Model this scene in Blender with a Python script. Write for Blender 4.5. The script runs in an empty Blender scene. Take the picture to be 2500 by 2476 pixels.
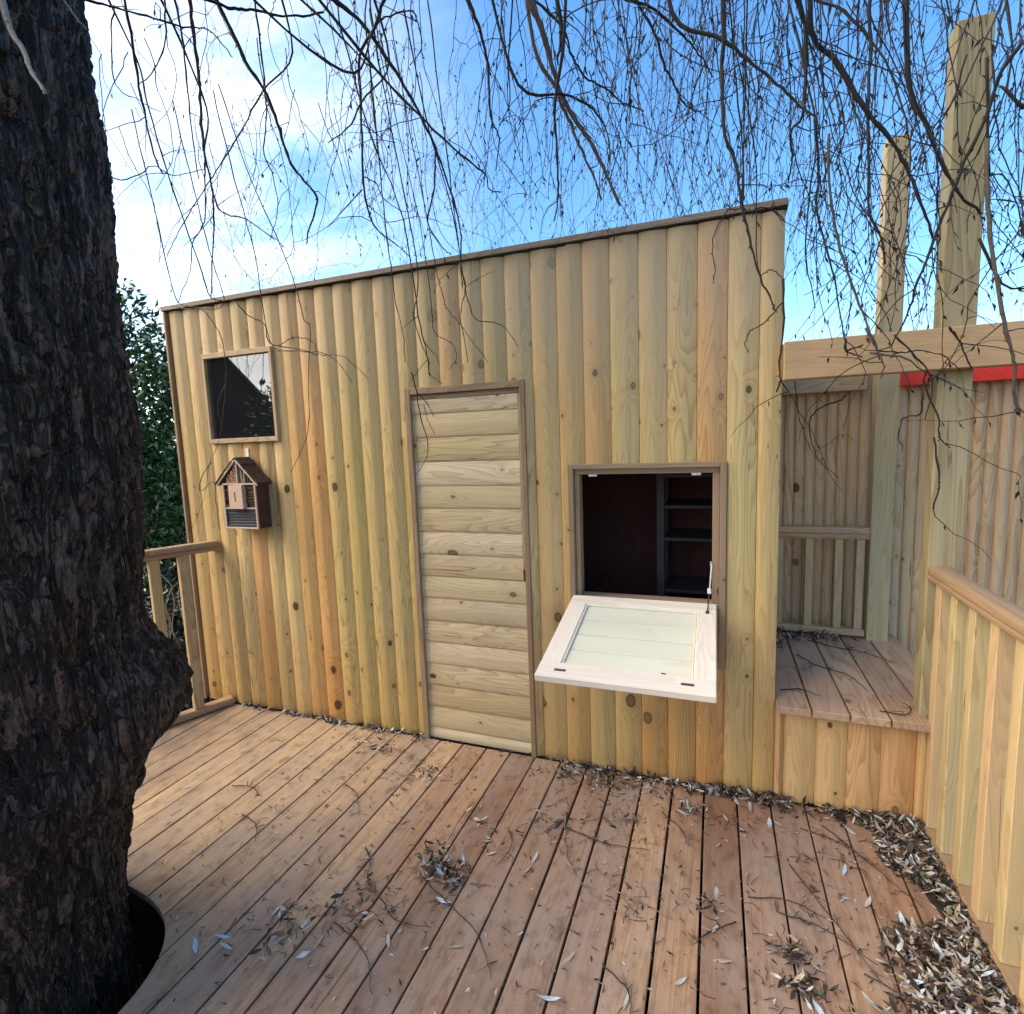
import bpy, math, random
import numpy as np
from mathutils import Vector, Matrix
R = math.radians
random.seed(7); np.random.seed(7)
sc = bpy.context.scene
COL = sc.collection

# ---------------------------------------------------------------- camera
cd = bpy.data.cameras.new('camera'); cam = bpy.data.objects.new('camera', cd); COL.objects.link(cam)
YAW, PITCH, ROLL = -0.3621, -0.1180, -0.0368
fwd = Vector((math.sin(YAW)*math.cos(PITCH), math.cos(YAW)*math.cos(PITCH), math.sin(PITCH)))
r0 = Vector((math.cos(YAW), -math.sin(YAW), 0)); u0 = r0.cross(fwd)
rt = math.cos(ROLL)*r0 + math.sin(ROLL)*u0; up = -math.sin(ROLL)*r0 + math.cos(ROLL)*u0
m = Matrix((rt, up, -fwd)).transposed().to_4x4(); m.translation = (0.9084, -2.2624, 1.4782)
cam.matrix_world = m
cd.sensor_fit = 'HORIZONTAL'; cd.sensor_width = 36; cd.lens = 36*1313.54/2500
cd.clip_start = .02; cd.clip_end = 2000
sc.camera = cam

# ---------------------------------------------------------------- sky and sun
SUN = Vector((-.74, -.32, .59)).normalized()
EL = math.asin(SUN.z); AZ = math.atan2(SUN.x, SUN.y)
w = bpy.data.worlds.new('World'); sc.world = w; w.use_nodes = True
nt = w.node_tree; nt.nodes.clear()
def N(t, typ, **kw):
    n = t.nodes.new(typ)
    for k, v in kw.items():
        if k == 'i':
            for a, b in v.items(): n.inputs[a].default_value = b
        else: setattr(n, k, v)
    return n
sky = N(nt, 'ShaderNodeTexSky', sky_type='NISHITA', sun_disc=False, sun_elevation=EL, sun_rotation=AZ % (2*math.pi), altitude=50, air_density=1.0, dust_density=1.5, ozone_density=2.0)
hs = N(nt, 'ShaderNodeHueSaturation', i={'Saturation': 1.30, 'Value': .80})
geo = N(nt, 'ShaderNodeTexCoord')
mp = N(nt, 'ShaderNodeMapping', i={'Scale': (1.0, 1.5, 3.2), 'Rotation': (0.2, 0.5, 0.3), 'Location': (.35, .1, .2)})
no = N(nt, 'ShaderNodeTexNoise', i={'Scale': 1.9, 'Detail': 7.0, 'Roughness': .6, 'Distortion': .5})
rp = N(nt, 'ShaderNodeValToRGB'); rp.color_ramp.elements[0].position = .40; rp.color_ramp.elements[1].position = .72
# thin bright cloud veil, thickest over the western half of the sky
dt = N(nt, 'ShaderNodeVectorMath', operation='DOT_PRODUCT'); dt.inputs[1].default_value = (-.90, -.40, .15)
mr = N(nt, 'ShaderNodeMapRange', i={'From Min': .02, 'From Max': .80, 'To Min': 0.0, 'To Max': .88})
ml = N(nt, 'ShaderNodeMath', operation='MULTIPLY', use_clamp=True)
ad = N(nt, 'ShaderNodeMath', operation='MULTIPLY_ADD', use_clamp=True, i={1: 1.25, 2: 0.02})
mx = N(nt, 'ShaderNodeMixRGB'); mx.inputs[2].default_value = (6.0, 5.8, 5.5, 1)
bg = N(nt, 'ShaderNodeBackground', i={'Strength': .125}); wo = N(nt, 'ShaderNodeOutputWorld')
L = nt.links.new
L(sky.outputs[0], hs.inputs['Color']); L(geo.outputs['Generated'], mp.inputs[0]); L(mp.outputs[0], no.inputs[0])
L(no.outputs[0], rp.inputs[0]); L(geo.outputs['Generated'], dt.inputs[0]); L(dt.outputs['Value'], mr.inputs[0])
L(rp.outputs[0], ad.inputs[0]); L(ad.outputs[0], ml.inputs[0]); L(mr.outputs[0], ml.inputs[1])
L(ml.outputs[0], mx.inputs[0]); L(hs.outputs[0], mx.inputs[1]); L(mx.outputs[0], bg.inputs[0]); L(bg.outputs[0], wo.inputs[0])
sl = bpy.data.lights.new('sun', 'SUN'); sl.energy = 1.9; sl.angle = R(62); sl.color = (1, .84, .62)
so = bpy.data.objects.new('sun', sl); COL.objects.link(so); so.rotation_euler = SUN.to_track_quat('Z', 'Y').to_euler()
so.location = (-4, -4, 6)
vs = sc.view_settings; vs.view_transform = 'Standard'; vs.look = 'None'; vs.gamma = 1; vs.use_curve_mapping = False
vs.exposure = 1.95
try: sc.cycles.max_bounces = 8
except Exception: pass

# ---------------------------------------------------------------- helpers: objects
def tag(o, label=None, cat=None, group=None, kind=None):
    if label: o['label'] = label
    if cat: o['category'] = cat
    if group: o['group'] = group
    if kind: o['kind'] = kind
    return o
BASE = {}
def thing(name, loc, label, cat, group=None):
    o = bpy.data.objects.new(name, None); COL.objects.link(o); o.location = loc; o.empty_display_size = .1
    BASE[o.name] = Vector(loc)
    return tag(o, label, cat, group)
class MB:
    """collects geometry in world coordinates"""
    def __init__(s): s.v = []; s.f = []; s.m = []; s.sm = []
    def add(s, vs_, fs_, mat=0, smooth=False):
        b = len(s.v); s.v.extend([tuple(p) for p in vs_])
        for f in fs_: s.f.append(tuple(i+b for i in f)); s.m.append(mat); s.sm.append(smooth)
    def box(s, a, b, c=.0015, mat=0, M=None):
        """chamfered box between corners a and b, c = chamfer"""
        x0, y0, z0 = [min(a[i], b[i]) for i in range(3)]; x1, y1, z1 = [max(a[i], b[i]) for i in range(3)]
        c = min(c, .3*(x1-x0), .3*(y1-y0), .3*(z1-z0))
        V = []; idx = {}
        for ix in (0, 1):
            for iy in (0, 1):
                for iz in (0, 1):
                    X = (x0, x1)[ix]; Y = (y0, y1)[iy]; Z = (z0, z1)[iz]
                    dx = c if ix == 0 else -c; dy = c if iy == 0 else -c; dz = c if iz == 0 else -c
                    idx[ix, iy, iz] = len(V)
                    V += [(X, Y+dy, Z+dz), (X+dx, Y, Z+dz), (X+dx, Y+dy, Z)]
        F = []
        q = lambda *k: F.append(k)
        I = lambda ix, iy, iz, a: idx[ix, iy, iz]+a
        q(I(0,0,0,0), I(0,0,1,0), I(0,1,1,0), I(0,1,0,0)); q(I(1,0,0,0), I(1,1,0,0), I(1,1,1,0), I(1,0,1,0))
        q(I(0,0,0,1), I(1,0,0,1), I(1,0,1,1), I(0,0,1,1)); q(I(0,1,0,1), I(0,1,1,1), I(1,1,1,1), I(1,1,0,1))
        q(I(0,0,0,2), I(0,1,0,2), I(1,1,0,2), I(1,0,0,2)); q(I(0,0,1,2), I(1,0,1,2), I(1,1,1,2), I(0,1,1,2))
        for iy in (0, 1):
            for iz in (0, 1):
                k = (I(0,iy,iz,1), I(1,iy,iz,1), I(1,iy,iz,2), I(0,iy,iz,2)); F.append(k if iy == iz else k[::-1])
        for ix in (0, 1):
            for iz in (0, 1):
                k = (I(ix,0,iz,0), I(ix,1,iz,0), I(ix,1,iz,2), I(ix,0,iz,2)); F.append(k[::-1] if ix == iz else k)
        for ix in (0, 1):
            for iy in (0, 1):
                k = (I(ix,iy,0,0), I(ix,iy,1,0), I(ix,iy,1,1), I(ix,iy,0,1)); F.append(k if ix == iy else k[::-1])
        for ix in (0, 1):
            for iy in (0, 1):
                for iz in (0, 1):
                    k = (I(ix,iy,iz,0), I(ix,iy,iz,1), I(ix,iy,iz,2)); F.append(k if (ix+iy+iz) % 2 == 0 else k[::-1])
        if M is not None: V = [M @ Vector(p) for p in V]
        s.add(V, F, mat); return s
    def tube(s, P, rad, n=5, mat=0, cap=True):
        V, F = tube_arrays(P, rad, n); s.add(V, F, mat, True)
        if cap:
            b = len(s.v)-len(V); s.f.append(tuple(range(b+n-1, b-1, -1))); s.m.append(mat); s.sm.append(False)
            e = len(s.v); s.f.append(tuple(range(e-n, e))); s.m.append(mat); s.sm.append(False)
        return s
    def prism(s, prof, p0, p1, ux, uy, mat=0, smooth=True, scale1=1.0):
        """sweep a closed 2-D profile from p0 to p1, profile axes ux, uy"""
        p0, p1, ux, uy = map(Vector, (p0, p1, ux, uy)); n = len(prof)
        V = [p0+ux*a+uy*b for a, b in prof]+[p1+(ux*a+uy*b)*scale1 for a, b in prof]
        F = [(i, (i+1) % n, n+(i+1) % n, n+i) for i in range(n)]
        s.add(V, F, mat, smooth); s.add(V, [tuple(range(n-1, -1, -1)), tuple(range(n, 2*n))], mat, False); return s
    def build(s, name, mat, parent=None, sharp=None):
        me = bpy.data.meshes.new(name)
        base = BASE[parent.name] if parent is not None else Vector((0, 0, 0))
        V = np.array(s.v, dtype=np.float64)-np.array(base)
        me.from_pydata(V.tolist(), [], s.f)
        mats = mat if isinstance(mat, (list, tuple)) else [mat]
        for mm in mats: me.materials.append(mm)
        me.polygons.foreach_set('material_index', s.m); me.polygons.foreach_set('use_smooth', s.sm)
        if sharp: me.set_sharp_from_angle(angle=R(sharp))
        me.validate(); me.update()
        o = bpy.data.objects.new(name, me); COL.objects.link(o)
        if parent is not None: o.parent = parent
        BASE[o.name] = base
        return o
def tube_arrays(P, rad, n=5):
    P = np.asarray(P, float); k = len(P); rad = np.broadcast_to(np.asarray(rad, float), (k,))
    T = np.gradient(P, axis=0); T /= np.linalg.norm(T, axis=1)[:, None]+1e-12
    ref = np.array([0.31, 0.95, 0.05]) if abs(T.mean(0)[1]) < .8 else np.array([1., 0, .1])
    U = np.cross(T, ref); U /= np.linalg.norm(U, axis=1)[:, None]+1e-12; W = np.cross(T, U)
    a = np.arange(n)*2*np.pi/n
    V = P[:, None, :]+rad[:, None, None]*(np.cos(a)[None, :, None]*U[:, None, :]+np.sin(a)[None, :, None]*W[:, None, :])
    V = V.reshape(-1, 3)
    i = np.arange(k-1)[:, None]*n; j = np.arange(n)[None, :]; j2 = (j+1) % n
    F = np.stack([i+j, i+j2, i+n+j2, i+n+j], -1).reshape(-1, 4)
    return V, F.tolist()
def smooth_poly(P, m=4):
    """Catmull-Rom through the points"""
    P = np.asarray(P, float)
    Q = np.vstack([2*P[0]-P[1], P, 2*P[-1]-P[-2]]); out = []
    for i in range(1, len(Q)-2):
        for t in np.arange(m)/m:
            a, b, c, d = Q[i-1], Q[i], Q[i+1], Q[i+2]
            out.append(.5*((2*b)+(-a+c)*t+(2*a-5*b+4*c-d)*t*t+(-a+3*b-3*c+d)*t**3))
    out.append(P[-1]); return np.array(out)
# numpy value noise
_rng = np.random.RandomState(11); _tab = _rng.rand(1 << 16)
def vnoise(x, y, z):
    xi, yi, zi = np.floor(x).astype(np.int64), np.floor(y).astype(np.int64), np.floor(z).astype(np.int64)
    fx, fy, fz = x-xi, y-yi, z-zi
    fx, fy, fz = fx*fx*(3-2*fx), fy*fy*(3-2*fy), fz*fz*(3-2*fz)
    def h(a, b, c): return _tab[(a*73856093 ^ b*19349663 ^ c*83492791) & 0xffff]
    def lx(b, c): return h(xi, b, c)*(1-fx)+h(xi+1, b, c)*fx
    return ((lx(yi, zi)*(1-fy)+lx(yi+1, zi)*fy)*(1-fz)+(lx(yi, zi+1)*(1-fy)+lx(yi+1, zi+1)*fy)*fz)

# ---------------------------------------------------------------- helpers: materials
def newmat(name):
    mt = bpy.data.materials.new(name); mt.use_nodes = True; t = mt.node_tree; t.nodes.clear()
    b = N(t, 'ShaderNodeBsdfPrincipled'); o = N(t, 'ShaderNodeOutputMaterial'); t.links.new(b.outputs[0], o.inputs[0])
    return mt, t, b
def mth(t, op, a, b=None, c=None, clamp=False):
    n = N(t, 'ShaderNodeMath', operation=op, use_clamp=clamp)
    for i, v in enumerate((a, b, c)):
        if v is None: continue
        if isinstance(v, (int, float)): n.inputs[i].default_value = v
        else: t.links.new(v, n.inputs[i])
    return n.outputs[0]
def mixc(t, f, a, b, mode='MIX'):
    n = N(t, 'ShaderNodeMixRGB', blend_type=mode)
    for i, v in enumerate((f, a, b)):
        if isinstance(v, (int, float)): n.inputs[i].default_value = v
        elif isinstance(v, tuple): n.inputs[i].default_value = v if len(v) == 4 else (*v, 1)
        else: t.links.new(v, n.inputs[i])
    return n.outputs[0]
def ramp(t, f, stops, interp='LINEAR'):
    n = N(t, 'ShaderNodeValToRGB'); r = n.color_ramp; r.interpolation = interp
    while len(r.elements) < len(stops): r.elements.new(.5)
    for e, (p, c) in zip(r.elements, stops): e.position = p; e.color = c if len(c) == 4 else (*c, 1)
    t.links.new(f, n.inputs[0]); return n.outputs[0]
def maprange(t, f, a, b, c, d, smooth=False):
    n = N(t, 'ShaderNodeMapRange', i={1: a, 2: b, 3: c, 4: d})
    if smooth: n.interpolation_type = 'SMOOTHSTEP'
    t.links.new(f, n.inputs[0]); return n.outputs[0]
def noise(t, v, scale=(1, 1, 1), detail=2, rough=.5, dist=0.0, out=0, dim='3D'):
    mpn = N(t, 'ShaderNodeMapping', i={'Scale': scale}); t.links.new(v, mpn.inputs[0])
    n = N(t, 'ShaderNodeTexNoise', i={'Scale': 1.0, 'Detail': detail, 'Roughness': rough, 'Distortion': dist}); t.links.new(mpn.outputs[0], n.inputs[0])
    return n.outputs[out]
def wood(name, axis, pal, knots=.5, ring=1.0, late=(.30, .17, .06), fibre=.16, weather=None, rough=.62, knotcol=(.20, .105, .045), bump=.25, kscale=(7.0, 2.6), stain=None):
    """sawn softwood: long growth-ring lines that bend round knots, fibres, tone of its own per board"""
    mt, t, b = newmat(name)
    tc = N(t, 'ShaderNodeTexCoord').outputs['Object']; oi = N(t, 'ShaderNodeObjectInfo').outputs['Random']
    sp = N(t, 'ShaderNodeSeparateXYZ'); t.links.new(tc, sp.inputs[0])
    x, y, z = sp.outputs
    u, v, l = {'Z': (x, y, z), 'X': (z, y, x), 'Y': (x, z, y)}[axis]
    r1 = mth(t, 'MULTIPLY', oi, 53.7); r2 = mth(t, 'FRACT', mth(t, 'MULTIPLY', oi, 917.3)); r3 = mth(t, 'FRACT', mth(t, 'MULTIPLY', oi, 7331.7))
    lo = mth(t, 'ADD', l, r1); uo = mth(t, 'ADD', u, mth(t, 'MULTIPLY', r2, 5.0))
    cv = N(t, 'ShaderNodeCombineXYZ'); t.links.new(uo, cv.inputs[0]); t.links.new(v, cv.inputs[1]); t.links.new(lo, cv.inputs[2]); P = cv.outputs[0]
    # knots: metric distance to scattered cell points
    kv = N(t, 'ShaderNodeCombineXYZ'); t.links.new(mth(t, 'MULTIPLY', uo, kscale[0]), kv.inputs[0]); t.links.new(mth(t, 'MULTIPLY', lo, kscale[1]), kv.inputs[1])
    vo = N(t, 'ShaderNodeTexVoronoi', voronoi_dimensions='2D', i={'Scale': 1.0, 'Randomness': .85}); t.links.new(kv.outputs[0], vo.inputs['Vector'])
    df = N(t, 'ShaderNodeVectorMath', operation='SUBTRACT'); t.links.new(kv.outputs[0], df.inputs[0]); t.links.new(vo.outputs['Position'], df.inputs[1])
    dv = N(t, 'ShaderNodeVectorMath', operation='MULTIPLY'); t.links.new(df.outputs[0], dv.inputs[0]); dv.inputs[1].default_value = (1/kscale[0], .72/kscale[1], 0)
    wob = noise(t, P, (60, 60, 40), 2)
    dist = N(t, 'ShaderNodeVectorMath', operation='LENGTH'); t.links.new(dv.outputs[0], dist.inputs[0])
    d = mth(t, 'ADD', dist.outputs['Value'], mth(t, 'MULTIPLY', mth(t, 'SUBTRACT', wob, .5), .006))
    cs = N(t, 'ShaderNodeSeparateColor'); t.links.new(vo.outputs['Color'], cs.inputs[0])
    has = mth(t, 'LESS_THAN', cs.outputs[0], knots)
    kr = mth(t, 'MULTIPLY_ADD', mth(t, 'POWER', cs.outputs[1], 3.2), .0150, .0032)
    rel = mth(t, 'DIVIDE', d, kr)
    core = mth(t, 'MULTIPLY', maprange(t, rel, .75, 1.15, 1, 0, True), has)
    rim = mth(t, 'MULTIPLY', mth(t, 'MULTIPLY', maprange(t, rel, .7, 1.0, 0, 1, True), maprange(t, rel, 1.0, 1.5, 1, 0, True)), has)
    infl = mth(t, 'MULTIPLY', mth(t, 'POWER', 2.718, mth(t, 'MULTIPLY', rel, -.42)), has)
    # growth rings
    g = noise(t, P, (8.5, 5, .75), 2, .45, .25)
    g2 = noise(t, P, (30, 20, 2.2), 2, .5)
    ph = mth(t, 'ADD', mth(t, 'MULTIPLY', g, 24.0*ring), mth(t, 'ADD', mth(t, 'MULTIPLY', infl, 5.0), mth(t, 'MULTIPLY', g2, 1.1)))
    fr = mth(t, 'FRACT', ph)
    line = mth(t, 'POWER', fr, 2.2)
    line = mth(t, 'MULTIPLY', line, maprange(t, fr, .92, 1.0, 1, 0))
    fib = noise(t, P, (260, 260, 5), 3, .6)
    fib2 = noise(t, P, (70, 70, 1.6), 2, .5)
    big = noise(t, P, (3, 3, 1.3), 2, .5)
    base = ramp(t, r3, pal)
    hi = mixc(t, 1.0, base, (1.12, 1.10, 1.02), 'MULTIPLY')
    col = mixc(t, maprange(t, big, .3, .7, 0, 1), base, hi)
    lc = mixc(t, 1.0, base, tuple(1-(1-c)*1.0 for c in (.60, .48, .34)), 'MULTIPLY')
    amt = mth(t, 'MULTIPLY', line, maprange(t, r2, 0, 1, *((.28, .85) if fibre > .1 else (.12, .35))))
    col = mixc(t, amt, col, lc)
    fm = mth(t, 'MULTIPLY_ADD', mth(t, 'SUBTRACT', mth(t, 'ADD', mth(t, 'MULTIPLY', fib, .6), mth(t, 'MULTIPLY', fib2, .4)), .5), fibre*2.4, 1.0)
    fc = N(t, 'ShaderNodeCombineColor'); [t.links.new(fm, fc.inputs[i]) for i in range(3)]
    col = mixc(t, 1.0, col, fc.outputs[0], 'MULTIPLY')
    # soft darker halo round the knots, then the knots
    col = mixc(t, mth(t, 'MULTIPLY', infl, .5, None, True), col, mixc(t, 1.0, base, (.62, .50, .36), 'MULTIPLY'))
    kring = maprange(t, mth(t, 'FRACT', mth(t, 'MULTIPLY', rel, 4.0)), 0, 1, .8, 1.25)
    kc = N(t, 'ShaderNodeCombineColor'); [t.links.new(kring, kc.inputs[i]) for i in range(3)]
    col = mixc(t, mth(t, 'MULTIPLY', core, .85), col, mixc(t, 1.0, tuple(knotcol), kc.outputs[0], 'MULTIPLY'))
    kd = mth(t, 'MULTIPLY', core, mth(t, 'GREATER_THAN', cs.outputs[2], .62))
    col = mixc(t, mth(t, 'MULTIPLY', kd, .75), col, tuple(.30*c for c in knotcol))
    col = mixc(t, mth(t, 'MULTIPLY', rim, .85), col, tuple(.32*c for c in knotcol))
    ck = noise(t, P, (16, 16, .55), 2, .5)
    ck2 = noise(t, P, (5, 5, 1.1), 1, .5)
    chk = mth(t, 'MULTIPLY', maprange(t, mth(t, 'ABSOLUTE', mth(t, 'SUBTRACT', ck, .5)), .0015, .0055, 1, 0, True), maprange(t, ck2, .54, .62, 0, 1, True))
    if weather: col = weather(t, col, tc, P)
    if fibre > .1: col = mixc(t, mth(t, 'MULTIPLY', chk, .8), col, mixc(t, 1.0, base, (.22, .17, .13), 'MULTIPLY'))
    t.links.new(col, b.inputs['Base Color']); b.inputs['Roughness'].default_value = rough; b.inputs['Specular IOR Level'].default_value = .35
    bp = N(t, 'ShaderNodeBump', i={'Strength': bump, 'Distance': .002})
    hgt = mth(t, 'ADD', mth(t, 'MULTIPLY', fib, .6), mth(t, 'MULTIPLY', line, -.5)); t.links.new(hgt, bp.inputs['Height'])
    t.links.new(bp.outputs[0], b.inputs['Normal'])
    return mt
def plain(name, col, rough=.6, metal=0, var=.25, scale=30, spec=.4, bump=0):
    mt, t, b = newmat(name)
    tc = N(t, 'ShaderNodeTexCoord').outputs['Object']
    n = noise(t, tc, (scale,)*3, 4, .6)
    k = maprange(t, n, .25, .75, 1-var, 1+var)
    kc = N(t, 'ShaderNodeCombineColor'); [t.links.new(k, kc.inputs[i]) for i in range(3)]
    t.links.new(mixc(t, 1.0, tuple(col), kc.outputs[0], 'MULTIPLY'), b.inputs['Base Color'])
    b.inputs['Roughness'].default_value = rough; b.inputs['Metallic'].default_value = metal; b.inputs['Specular IOR Level'].default_value = spec
    if bump:
        bp = N(t, 'ShaderNodeBump', i={'Strength': bump, 'Distance': .003}); t.links.new(n, bp.inputs['Height']); t.links.new(bp.outputs[0], b.inputs['Normal'])
    return mt
PALW = [(0, (.53, .40, .19)), (.2, (.57, .39, .175)), (.4, (.45, .345, .14)), (.6, (.62, .45, .22)), (.8, (.53, .34, .14)), (1, (.56, .31, .13))]
def green_tint(t, col, tc, P):
    n = noise(t, P, (6, 6, .9), 3, .5)
    return mixc(t, maprange(t, n, .45, .75, 0, .35), col, mixc(t, 1.0, col, (.80, .92, .62), 'MULTIPLY'))
M = {}
def clad_weather(t, col, tc, P):
    # greenish preservative tint in streaks, bleached drier tops
    col = green_tint(t, col, tc, P)
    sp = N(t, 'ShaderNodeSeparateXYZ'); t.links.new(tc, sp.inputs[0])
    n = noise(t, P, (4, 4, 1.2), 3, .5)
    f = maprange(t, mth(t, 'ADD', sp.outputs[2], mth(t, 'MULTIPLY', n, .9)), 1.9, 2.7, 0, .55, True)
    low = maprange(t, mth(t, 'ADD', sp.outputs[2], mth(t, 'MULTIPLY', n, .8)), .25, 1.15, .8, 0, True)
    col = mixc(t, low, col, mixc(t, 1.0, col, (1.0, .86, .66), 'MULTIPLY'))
    # splash dirt at the very foot
    foot = mth(t, 'MULTIPLY', maprange(t, sp.outputs[2], .0, .09, .55, 0, True), maprange(t, noise(t, tc, (14, 14, 20), 3, .6), .35, .65, 0, 1))
    col = mixc(t, foot, col, mixc(t, 1.0, col, (.42, .36, .30), 'MULTIPLY'))
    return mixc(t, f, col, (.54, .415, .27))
M['clad'] = wood('cladding_pine', 'Z', PALW, knots=.36, weather=clad_weather, kscale=(10.0, 4.6))
M['step'] = wood('orange_step_pine', 'Z', [(0, (.56, .33, .155)), (.5, (.60, .375, .175)), (.8, (.61, .43, .20)), (1, (.55, .32, .145))], knots=.40, kscale=(10.0, 4.6))
M['door'] = wood('door_pine', 'X', [(0, (.63, .50, .30)), (.35, (.53, .39, .21)), (.6, (.70, .56, .38)), (.85, (.60, .47, .27)), (1, (.50, .36, .19))], knots=.42, weather=green_tint)
M['trim'] = wood('brown_trim', 'Z', [(0, (.30, .20, .12)), (1, (.35, .24, .15))], knots=.15, ring=.8)
M['trimx'] = wood('brown_trim_across', 'X', [(0, (.30, .21, .13)), (1, (.34, .24, .15))], knots=.15, ring=.8)
M['fence'] = wood('fence_board_wood', 'Z', [(0, (.54, .37, .215)), (.5, (.64, .455, .28)), (1, (.59, .41, .245))], knots=.32, fibre=.14, ring=.7)
M['post'] = wood('post_wood', 'Z', [(0, (.35, .29, .17)), (1, (.36, .30, .175))], knots=.25, weather=green_tint, ring=.5)
M['postg'] = wood('grey_post_wood', 'Z', [(0, (.42, .34, .21)), (1, (.43, .35, .22))], knots=.25, weather=green_tint, ring=.7)
M['beam'] = wood('beam_wood', 'X', [(0, (.45, .30, .165)), (1, (.47, .31, .175))], knots=.22, ring=.9)
M['greyrail'] = wood('grey_rail_wood', 'X', [(0, (.46, .34, .22)), (1, (.48, .35, .23))], knots=.2)
M['rail'] = wood('handrail_wood', 'Y', [(0, (.33, .22, .13)), (1, (.36, .24, .14))], knots=.15, rough=.5)
M['railx'] = wood('handrail_wood_across', 'X', [(0, (.42, .29, .175)), (1, (.44, .305, .185))], knots=.15, rough=.5)
M['balus'] = wood('baluster_pine', 'Z', [(0, (.58, .44, .26)), (.3, (.48, .375, .19)), (.6, (.54, .37, .21)), (1, (.50, .42, .22))], knots=.4, weather=green_tint)
M['balusg'] = wood('grey_baluster_wood', 'Z', [(0, (.43, .32, .19)), (1, (.47, .35, .21))], knots=.3)
M['white'] = wood('pale_pine', 'X', [(0, (.80, .70, .58)), (1, (.82, .73, .62))], knots=.12, fibre=.05, ring=.5, rough=.55, bump=.1)
M['whitey'] = wood('pale_pine_along', 'Y', [(0, (.80, .71, .59)), (1, (.82, .73, .62))], knots=.12, fibre=.05, ring=.5, rough=.55, bump=.1)
M['flapback'] = plain('brown_back_board', (.20, .12, .06), .8)
M['flap'] = wood('green_white_plank', 'X', [(0, (.68, .68, .53)), (1, (.73, .70, .56))], knots=.30, fibre=.06, ring=.22, knotcol=(.14, .11, .07), bump=.1)
M['roof'] = wood('grey_roof_edge', 'X', [(0, (.24, .20, .165)), (1, (.26, .215, .175))], knots=.05)
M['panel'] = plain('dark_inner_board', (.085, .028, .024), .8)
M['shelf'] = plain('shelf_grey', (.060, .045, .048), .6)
M['felt'] = plain('roofing_felt', (.05, .05, .05), .9, scale=120, bump=.4)
M['steel'] = plain('zinc_plated_steel', (.75, .75, .74), .35, .9, .1)
M['whitemetal'] = plain('white_metal', (.80, .80, .80), .4, 0, .06)
M['darkmetal'] = plain('dark_metal', (.06, .06, .065), .45, .7, .2)
M['boltm'] = plain('dull_bolt_metal', (.10, .10, .09), .5, .5, .2)
M['red'] = plain('red_paint', (.80, .030, .008), .45, 0, .25, 18, .5, .25)
M['end'] = plain('end_grain', (.38, .25, .14), .8, 0, .3, 90)
def deckw(t, col, tc, P):
    # dirt, grey bloom and rusty stains with shapes of their own; towards the tree drier paler timber, with the stronger light there painted in
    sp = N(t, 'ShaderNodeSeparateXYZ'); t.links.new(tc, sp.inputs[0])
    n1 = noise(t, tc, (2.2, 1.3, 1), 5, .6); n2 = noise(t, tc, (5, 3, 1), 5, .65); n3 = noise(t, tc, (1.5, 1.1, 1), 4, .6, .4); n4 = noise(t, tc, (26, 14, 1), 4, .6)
    dry = maprange(t, mth(t, 'ADD', sp.outputs[0], mth(t, 'MULTIPLY', n1, .9)), -.75, .45, 1, 0, True)  # brighter light on the left put into the colour, along with drier timber
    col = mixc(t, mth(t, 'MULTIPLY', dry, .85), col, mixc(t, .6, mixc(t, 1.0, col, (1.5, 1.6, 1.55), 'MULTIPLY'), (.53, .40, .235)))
    col = mixc(t, maprange(t, n2, .36, .66, 0, .72), col, (.335, .26, .205))
    col = mixc(t, maprange(t, n3, .56, .74, 0, .55), col, mixc(t, 1.0, col, (.95, .64, .46), 'MULTIPLY'))
    col = mixc(t, maprange(t, n4, .50, .72, 0, .7), col, mixc(t, 1.0, col, (.46, .41, .36), 'MULTIPLY'))
    n6 = noise(t, tc, (3.4, 2.0, 1), 5, .62, .8); n7 = noise(t, P, (34, 1, 1.3), 4, .65)
    col = mixc(t, maprange(t, n6, .55, .70, 0, .55), col, mixc(t, 1.0, col, (.60, .50, .44), 'MULTIPLY'))      # damp patches
    col = mixc(t, maprange(t, n7, .50, .72, 0, .5), col, mixc(t, 1.0, col, (.62, .54, .48), 'MULTIPLY'))        # streaks along the grain
    n5 = noise(t, tc, (90, 40, 1), 4, .65)
    col = mixc(t, maprange(t, n5, .60, .74, 0, .55), col, mixc(t, 1.0, col, (.42, .36, .30), 'MULTIPLY'))
    col = mixc(t, maprange(t, n5, .40, .26, 0, .45), col, mixc(t, 1.0, col, (1.35, 1.33, 1.28), 'MULTIPLY'))
    return col
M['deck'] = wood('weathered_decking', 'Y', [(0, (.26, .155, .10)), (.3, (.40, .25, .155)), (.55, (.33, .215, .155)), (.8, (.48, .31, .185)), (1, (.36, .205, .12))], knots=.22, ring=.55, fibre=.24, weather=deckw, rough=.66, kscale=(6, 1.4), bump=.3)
M['deckstep'] = wood('grey_weathered_decking', 'Y', [(0, (.38, .255, .165)), (1, (.47, .33, .23))], knots=.15, ring=.5, fibre=.16, rough=.66, bump=.3)
mt, t, b = newmat('window_pane'); M['pane'] = mt
b.inputs['Base Color'].default_value = (.012, .012, .013, 1); b.inputs['Roughness'].default_value = .015; b.inputs['IOR'].default_value = 2.7
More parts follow.
